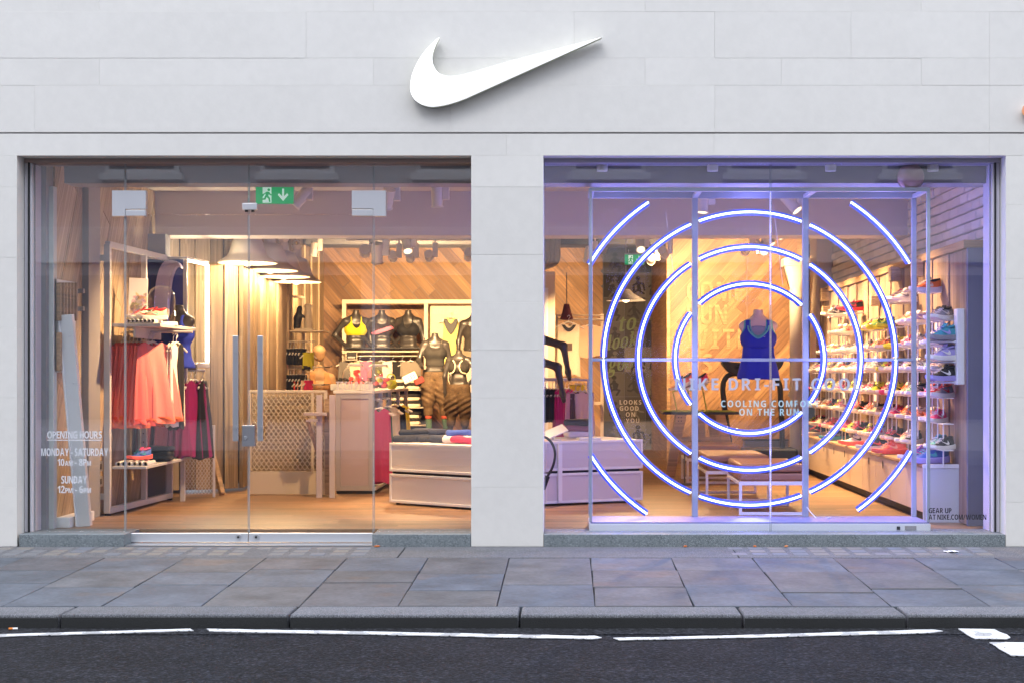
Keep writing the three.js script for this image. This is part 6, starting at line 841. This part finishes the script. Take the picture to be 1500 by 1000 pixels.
{ // leather benches
  const bench = (label, px0, px1, d0, depth, py) => { const x0 = X(px0, d0), w = X(px1, d0) - x0, top = Y(py, d0), t = thing('bench', label, 'bench', [x0, FLOOR, Z(d0)], 0, 'brown leather benches on white frames'), h = top - FLOOR, ct = 0.145;
    for (let k = 0; k < 2; k++) mesh('cushion', rbox2(0.005, w - 0.005, h - ct * (k ? 0.5 : 1) + 0.002, h - ct * (k ? 0 : 0.5) - 0.002, -depth + 0.005, -0.005, 0.022), M.leather, t);
    for (const z of [-0.012, -depth + 0.012]) { for (const x of [0.012, w - 0.012]) mesh('leg', rbox2(x - 0.012, x + 0.012, 0.025, h - ct - 0.03, z - 0.012, z + 0.012, 0.002), M.white, t); mesh('frame_bar', rbox2(0, w, h - ct - 0.03, h - ct, z - 0.012, z + 0.012, 0.002), M.white, t); mesh('frame_bar', rbox2(0, w, 0, 0.0245, z - 0.012, z + 0.012, 0.002), M.white, t); }
    for (const x of [0.012, w - 0.012]) mesh('side_bar', rbox2(x - 0.011, x + 0.011, h - ct - 0.028, h - ct - 0.002, -depth + 0.025, -0.025, 0.002), M.white, t); };
  bench('nearest brown leather bench with its white frame just behind the neon plinth', 1083, 1180, 12.55, 0.95, 679); bench('middle brown leather bench left of and behind the nearest bench', 1034, 1128, 13.9, 1.0, 666); bench('farthest brown leather bench beside the trestle table legs', 1006, 1086, 16.2, 0.8, 651);
  const u = thing('wire_rack', 'thin dark metal stand left of the benches near the trestle leg', 'stand', [X(1010, 16), FLOOR, Z(16)]); for (const x of [-0.05, 0.06]) mesh('leg', rod(V(x, 0.02, 0), V(x, 0.36, 0), 0.008), M.darkgrey, u); mesh('foot', rbox(0.16, 0.02, 0.1, 0.004, 0, 0.01, 0), M.darkgrey, u); mesh('top_bar', rod(V(-0.06, 0.36, 0), V(0.07, 0.36, 0), 0.008), M.darkgrey, u);
}
// ---- the shoe wall
{
  const w = scene.getObjectByName('wall_of_shoes'), rows = [0.655, 0.86, 1.06, 1.265, 1.465, 1.66], starts = [11.86, 12.72, 13.55, 14.38, 15.21, 16.04, 16.87, 17.6];
  const pal = { n: [['white', 'white', 'grey', 'cream'], ['cream', 'white', 'peach', 'white'], ['white', 'white', 'lilac', 'grey'], ['pink', 'white', 'white', 'coral'], ['lilac', 'white', 'white', 'white'], ['peach', 'white', 'orange', 'cream'], ['black', 'white', 'white', 'black'], ['mint', 'white', 'white', 'teal'], ['grey', 'white', 'black', 'black']], f: [['pink', 'white', 'white', 'red'], ['white', 'white', 'red', 'black'], ['black', 'white', 'pink', 'black'], ['coral', 'white', 'black', 'pink'], ['grey', 'white', 'white', 'grey'], ['white', 'white', 'lilac', 'cream'], ['cream', 'white', 'grey', 'black'], ['yellow', 'white', 'black', 'yellow'], ['peach', 'white', 'orange', 'cream'], ['navy', 'white', 'coral', 'navy'], ['white', 'white', 'pink', 'grey'], ['black', 'white', 'coral', 'black'], ['cream', 'white', 'peach', 'white'], ['green', 'yellow', 'yellow', 'black'], ['purple', 'pink', 'white', 'black'], ['peach', 'white', 'red', 'cream']] };
  const rod1 = new THREE.CylinderGeometry(0.006, 0.006, 0.13, 6), plateG = rbox(0.09, 0.006, 0.5, 0.002), vis = ORD.slice(0, 8);
  const rn = ['lowest', 'second', 'third', 'fourth', 'fifth', 'sixth'], fixed = { '0,0,0': ['black', 'white', 'white', 'black'], '0,0,1': ['mint', 'white', 'white', 'teal'], '0,0,2': ['cream', 'white', 'pink', 'white'], '0,1,0': ['lilac', 'white', 'white', 'lilac'], '0,1,1': ['pink', 'white', 'white', 'pink'], '0,2,0': ['grey', 'white', 'red', 'coral'], '0,2,1': ['red', 'white', 'white', 'grey'], '0,3,0': ['cream', 'white', 'white', 'cream'], '0,5,0': ['grey', 'white', 'white', 'black'], '0,5,1': ['cream', 'white', 'grey', 'black'], '1,3,1': ['black', 'white', 'cream', 'grey'], '2,4,0': ['yellow', 'yellow', 'black', 'yellow'], '2,4,1': ['yellow', 'white', 'orange', 'yellow'] };
  starts.forEach((d0, g) => rows.forEach((y, r) => {
    if ((g === 7 && r > 3) || (g === 4 && r === 5) || (g === 6 && r === 5)) return;
    const zc = Z(d0 + 0.2), pl = mesh('shoe_bracket', plateG, M.white, w); pl.position.set(SX - 0.1, y - 0.005, zc); for (const k of [-0.18, 0.0, 0.18]) { const q = mesh('bracket_rod', rod1, M.white, pl); q.position.set(-0.02, -0.068, k); }
    for (let k = 0; k < 3; k++) {
      if (rnd() < 0.16) continue;
      const c = fixed[[g, r, k]] ?? pick(g < 2 ? pal.n : pal.f), cn = c[0] === c[2] ? c[0] : `${c[0]} and ${c[2]}`;
      shoe(`${cn} shoe, ${rn[r]} row up, ${vis[g]} group from window, ${['right', 'middle', 'left'][k]} one`, [SX - 0.135, y, Z(d0 + 0.02 + k * 0.185)], Math.PI + 0.72 + rr(-0.12, 0.12), c, 'running shoes on the shoe wall', rr(0.96, 1.05));
    }
    }));
  shoe('single orange and black shoe alone above the rows by the right neon frame post', [SX - 0.135, 1.905, Z(12.42)], Math.PI + 0.3, ['orange', 'white', 'cream', 'black'], undefined, 1.05); mesh('shoe_bracket', rbox(0.15, 0.008, 0.2, 0.002, SX - 0.1, 1.899, Z(12.42)), M.white, w);
  shoe('hot pink shoe alone above the rows left of the frame post', [SX - 0.135, 1.87, Z(13.5)], Math.PI + 0.3, ['pink', 'white', 'white', 'pink'], undefined, 1.05); shoe('white shoe beside the hot pink one above the rows', [SX - 0.135, 1.87, Z(13.3)], Math.PI + 0.3, ['white', 'white', 'grey', 'white'], undefined, 1.05); mesh('shoe_bracket', rbox(0.15, 0.008, 0.5, 0.002, SX - 0.1, 1.865, Z(13.4)), M.white, w);
  shoe('dark red and black shoe alone above the far rows of the shoe wall', [SX - 0.135, 1.89, Z(15.7)], Math.PI + 0.3, ['black', 'red', 'red', 'red'], undefined, 1.05); shoe('black and white shoe alone above the far rows next to the dark red one', [SX - 0.135, 1.87, Z(16.7)], Math.PI + 0.3, ['black', 'white', 'white', 'navy'], undefined, 1.05); for (const d of [15.7, 16.7]) mesh('shoe_bracket', rbox(0.15, 0.008, 0.3, 0.002, SX - 0.1, 1.866, Z(d)), M.white, w);
  starts.slice(0, 6).forEach((d0, g) => mesh('white_panel', rbox2(SX - 0.035, SX - 0.002, g % 2 ? 0.98 : 1.1, g % 2 ? 1.42 : 1.72, Z(d0 + 0.50), Z(d0 + 0.66), 0.004), M.whiteWarm, w));
  // upright rack with three pastel shoes at the window end
  const rk = thing('shoe_rack', 'upright lilac white panel rack at the window end of the shoe wall', 'rack', [0, 0, 0]); mesh('panel', rbox2(SX - 0.06, SX + 0.0, 1.16, 1.74, Z(11.80), Z(11.70), 0.006), M.white, rk); mesh('side_strip', rbox2(SX + 0.0005, SX + 0.03, 1.15, 1.75, Z(11.82), Z(11.69), 0.003), M.alu, rk);
  [['teal', 'grey', 'lilac', 'teal'], ['lilac', 'white', 'white', 'lilac'], ['black', 'lilac', 'white', 'black']].forEach((c, i) => { const y = 1.5 - i * 0.155; shoe(`${['teal and grey', 'pale lilac', 'black and lilac'][i]} shoe on the upright rack at the window end, ${['top', 'middle', 'bottom'][i]} of three`, [SX - 0.17, y, Z(11.74)], Math.PI + 0.5, c, 'shoes on the upright rack', 1.12); mesh('peg', rod(V(SX - 0.06, y - 0.012, Z(11.74)), V(SX - 0.26, y - 0.012, Z(11.74)), 0.008), M.white, rk); });
  // wooden blocks on the wall above
  [[1201, 432, 17.8, 0.11, 0.15], [1203, 455, 17.7, 0.09, 0.1], [1215, 454, 17.1, 0.1, 0.1], [1234, 450, 16.2, 0.1, 0.1], [1267, 441, 14.9, 0.09, 0.1], [1296, 402, 14.0, 0.13, 0.13], [1325, 393, 13.1, 0.1, 0.15]].forEach(([px, py, d, wz, h], i) => { const b = thing('wall_block', `pale wooden block on the boards above the shoes, ${ORD[i]} from the far end`, 'wooden block', [SX - 0.045, Y(py, d), Z(d)], 0, 'pale wooden blocks above the shoes'); mesh('block', rbox(0.09, h, wz, 0.006), M.board[0], b); mesh('bracket', rbox(0.02, h * 0.5, wz * 0.5, 0.003, 0.053), M.darkgrey, b); });
  // bench cabinet with notched drawers under the wall
  const d0 = 11.9, d1 = 18.1, bx = 2.79, top = 0.537, b = thing('bench_cabinet', 'long wooden topped bench cabinet with notched drawers under the shoe wall', 'cabinet', [0, 0, 0]), fm = mat([0.60, 0.48, 0.37], 0.5);
  mesh('top_board', rbox2(bx - 0.015, SX - 0.002, top - 0.025, top, Z(d1), Z(d0) - 0.02, 0.004), M.timber, b); mesh('carcass', box2(bx + 0.02, SX - 0.002, FLOOR + 0.07, top - 0.026, Z(d1), Z(d0) - 0.03), M.dark, b); mesh('plinth', box2(bx + 0.05, SX - 0.002, FLOOR, FLOOR + 0.069, Z(d1), Z(d0) - 0.03), M.dark, b);
  mesh('end_panel', rbox2(bx - 0.012, RX - 0.02, FLOOR, top - 0.03, Z(d0) - 0.02, Z(d0), 0.004), mat([0.50, 0.51, 0.54], 0.5), b); mesh('end_cap', rbox2(bx - 0.014, RX - 0.018, top - 0.029, top + 0.004, Z(d0) - 0.019, Z(d0) + 0.003, 0.003), M.white, b);
  const n = 10; for (let k = 0; k < n; k++) { const a = lerp(Z(d0) - 0.035, Z(d1), k / n), e = lerp(Z(d0) - 0.035, Z(d1), (k + 1) / n), f = mesh('drawer_front', rbox2(bx, bx + 0.018, FLOOR + 0.075, top - 0.03, a - 0.003, e + 0.003, 0.003), fm, b); mesh('finger_notch', new THREE.CylinderGeometry(0.03, 0.03, 0.004, 14, 1).rotateZ(Math.PI / 2).scale(1, 1.2, 0.5).translate(bx - 0.0005, top - 0.09, (a + e) / 2), M.dark, f); }
  [[12.05, ['blue', 'lilac', 'teal', 'grey'], 1.35, 'large blue grey shoe on the window end of the bench cabinet', -0.06], [12.5, ['purple', 'white', 'pink', 'purple'], 1.1, 'purple shoe behind the large blue grey one on the bench cabinet', -0.04], [13.5, ['coral', 'coral', 'peach', 'coral'], 1.2, 'coral pink shoe standing on the bench cabinet top', -0.05], [14.2, ['black', 'white', 'coral', 'green'], 1.2, 'black patterned shoe on the bench cabinet left of the coral one', -0.05], [15.2, ['white', 'coral', 'black', 'lilac'], 1.2, 'white and coral shoe on the middle of the bench cabinet', -0.04], [16.4, ['navy', 'teal', 'grey', 'navy'], 1.2, 'navy shoe with a teal sole on the far part of the bench cabinet', -0.03], [17.7, ['black', 'cream', 'coral', 'black'], 1.2, 'dark shoe at the far end of the bench cabinet', -0.02]].forEach(([d, c, s, label, dx]) => shoe(label, [2.9 + dx, top + 0.003, Z(d)], Math.PI + 0.15 + rr(-0.2, 0.3), c, undefined, s));
}
// ================================================================ the other side of the street, seen only as a reflection in the glass
{
  const z = 14.2, t = thing('terrace_house', 'pale terrace across the street mirrored faintly in the shop glass', 'building', [0, 0, 0]), br = mat([0.42, 0.39, 0.40], 0.9), tr = mat([0.58, 0.56, 0.56], 0.8), gl = mat([0.03, 0.03, 0.04], 0.1);
  mesh('wall', box2(-30, 30, -0.14, 10.5, z, z + 6), br, t); mesh('cornice', rbox2(-30, 30, 10.501, 10.9, z - 0.3, z + 6, 0.02), tr, t); mesh('fascia', rbox2(-30, 30, 3.1, 3.7, z - 0.14, z - 0.001, 0.02), tr, t);
  for (let i = -7; i <= 7; i++) { const x = i * 2.6 + 0.7; for (const y of [4.6, 7.6]) { const f = mesh('window', rbox2(x - 0.62, x + 0.62, y, y + 1.9, z - 0.07, z - 0.002, 0.01), tr, t); mesh('pane', box2(x - 0.54, x + 0.54, y + 0.08, y + 1.82, z - 0.078, z - 0.0705), gl, f); mesh('sill', rbox2(x - 0.7, x + 0.7, y - 0.12, y - 0.003, z - 0.16, z - 0.001, 0.01), tr, f); } mesh('shop_window', box2(x - 1.05, x + 1.05, 0.5, 2.9, z - 0.05, z - 0.001), gl, t); }
  struct('far_pavement', rbox2(-40, 40, -0.4, -0.02, 11.9, z, 0.02), M.concrete);
}
renderer.render(scene, camera);
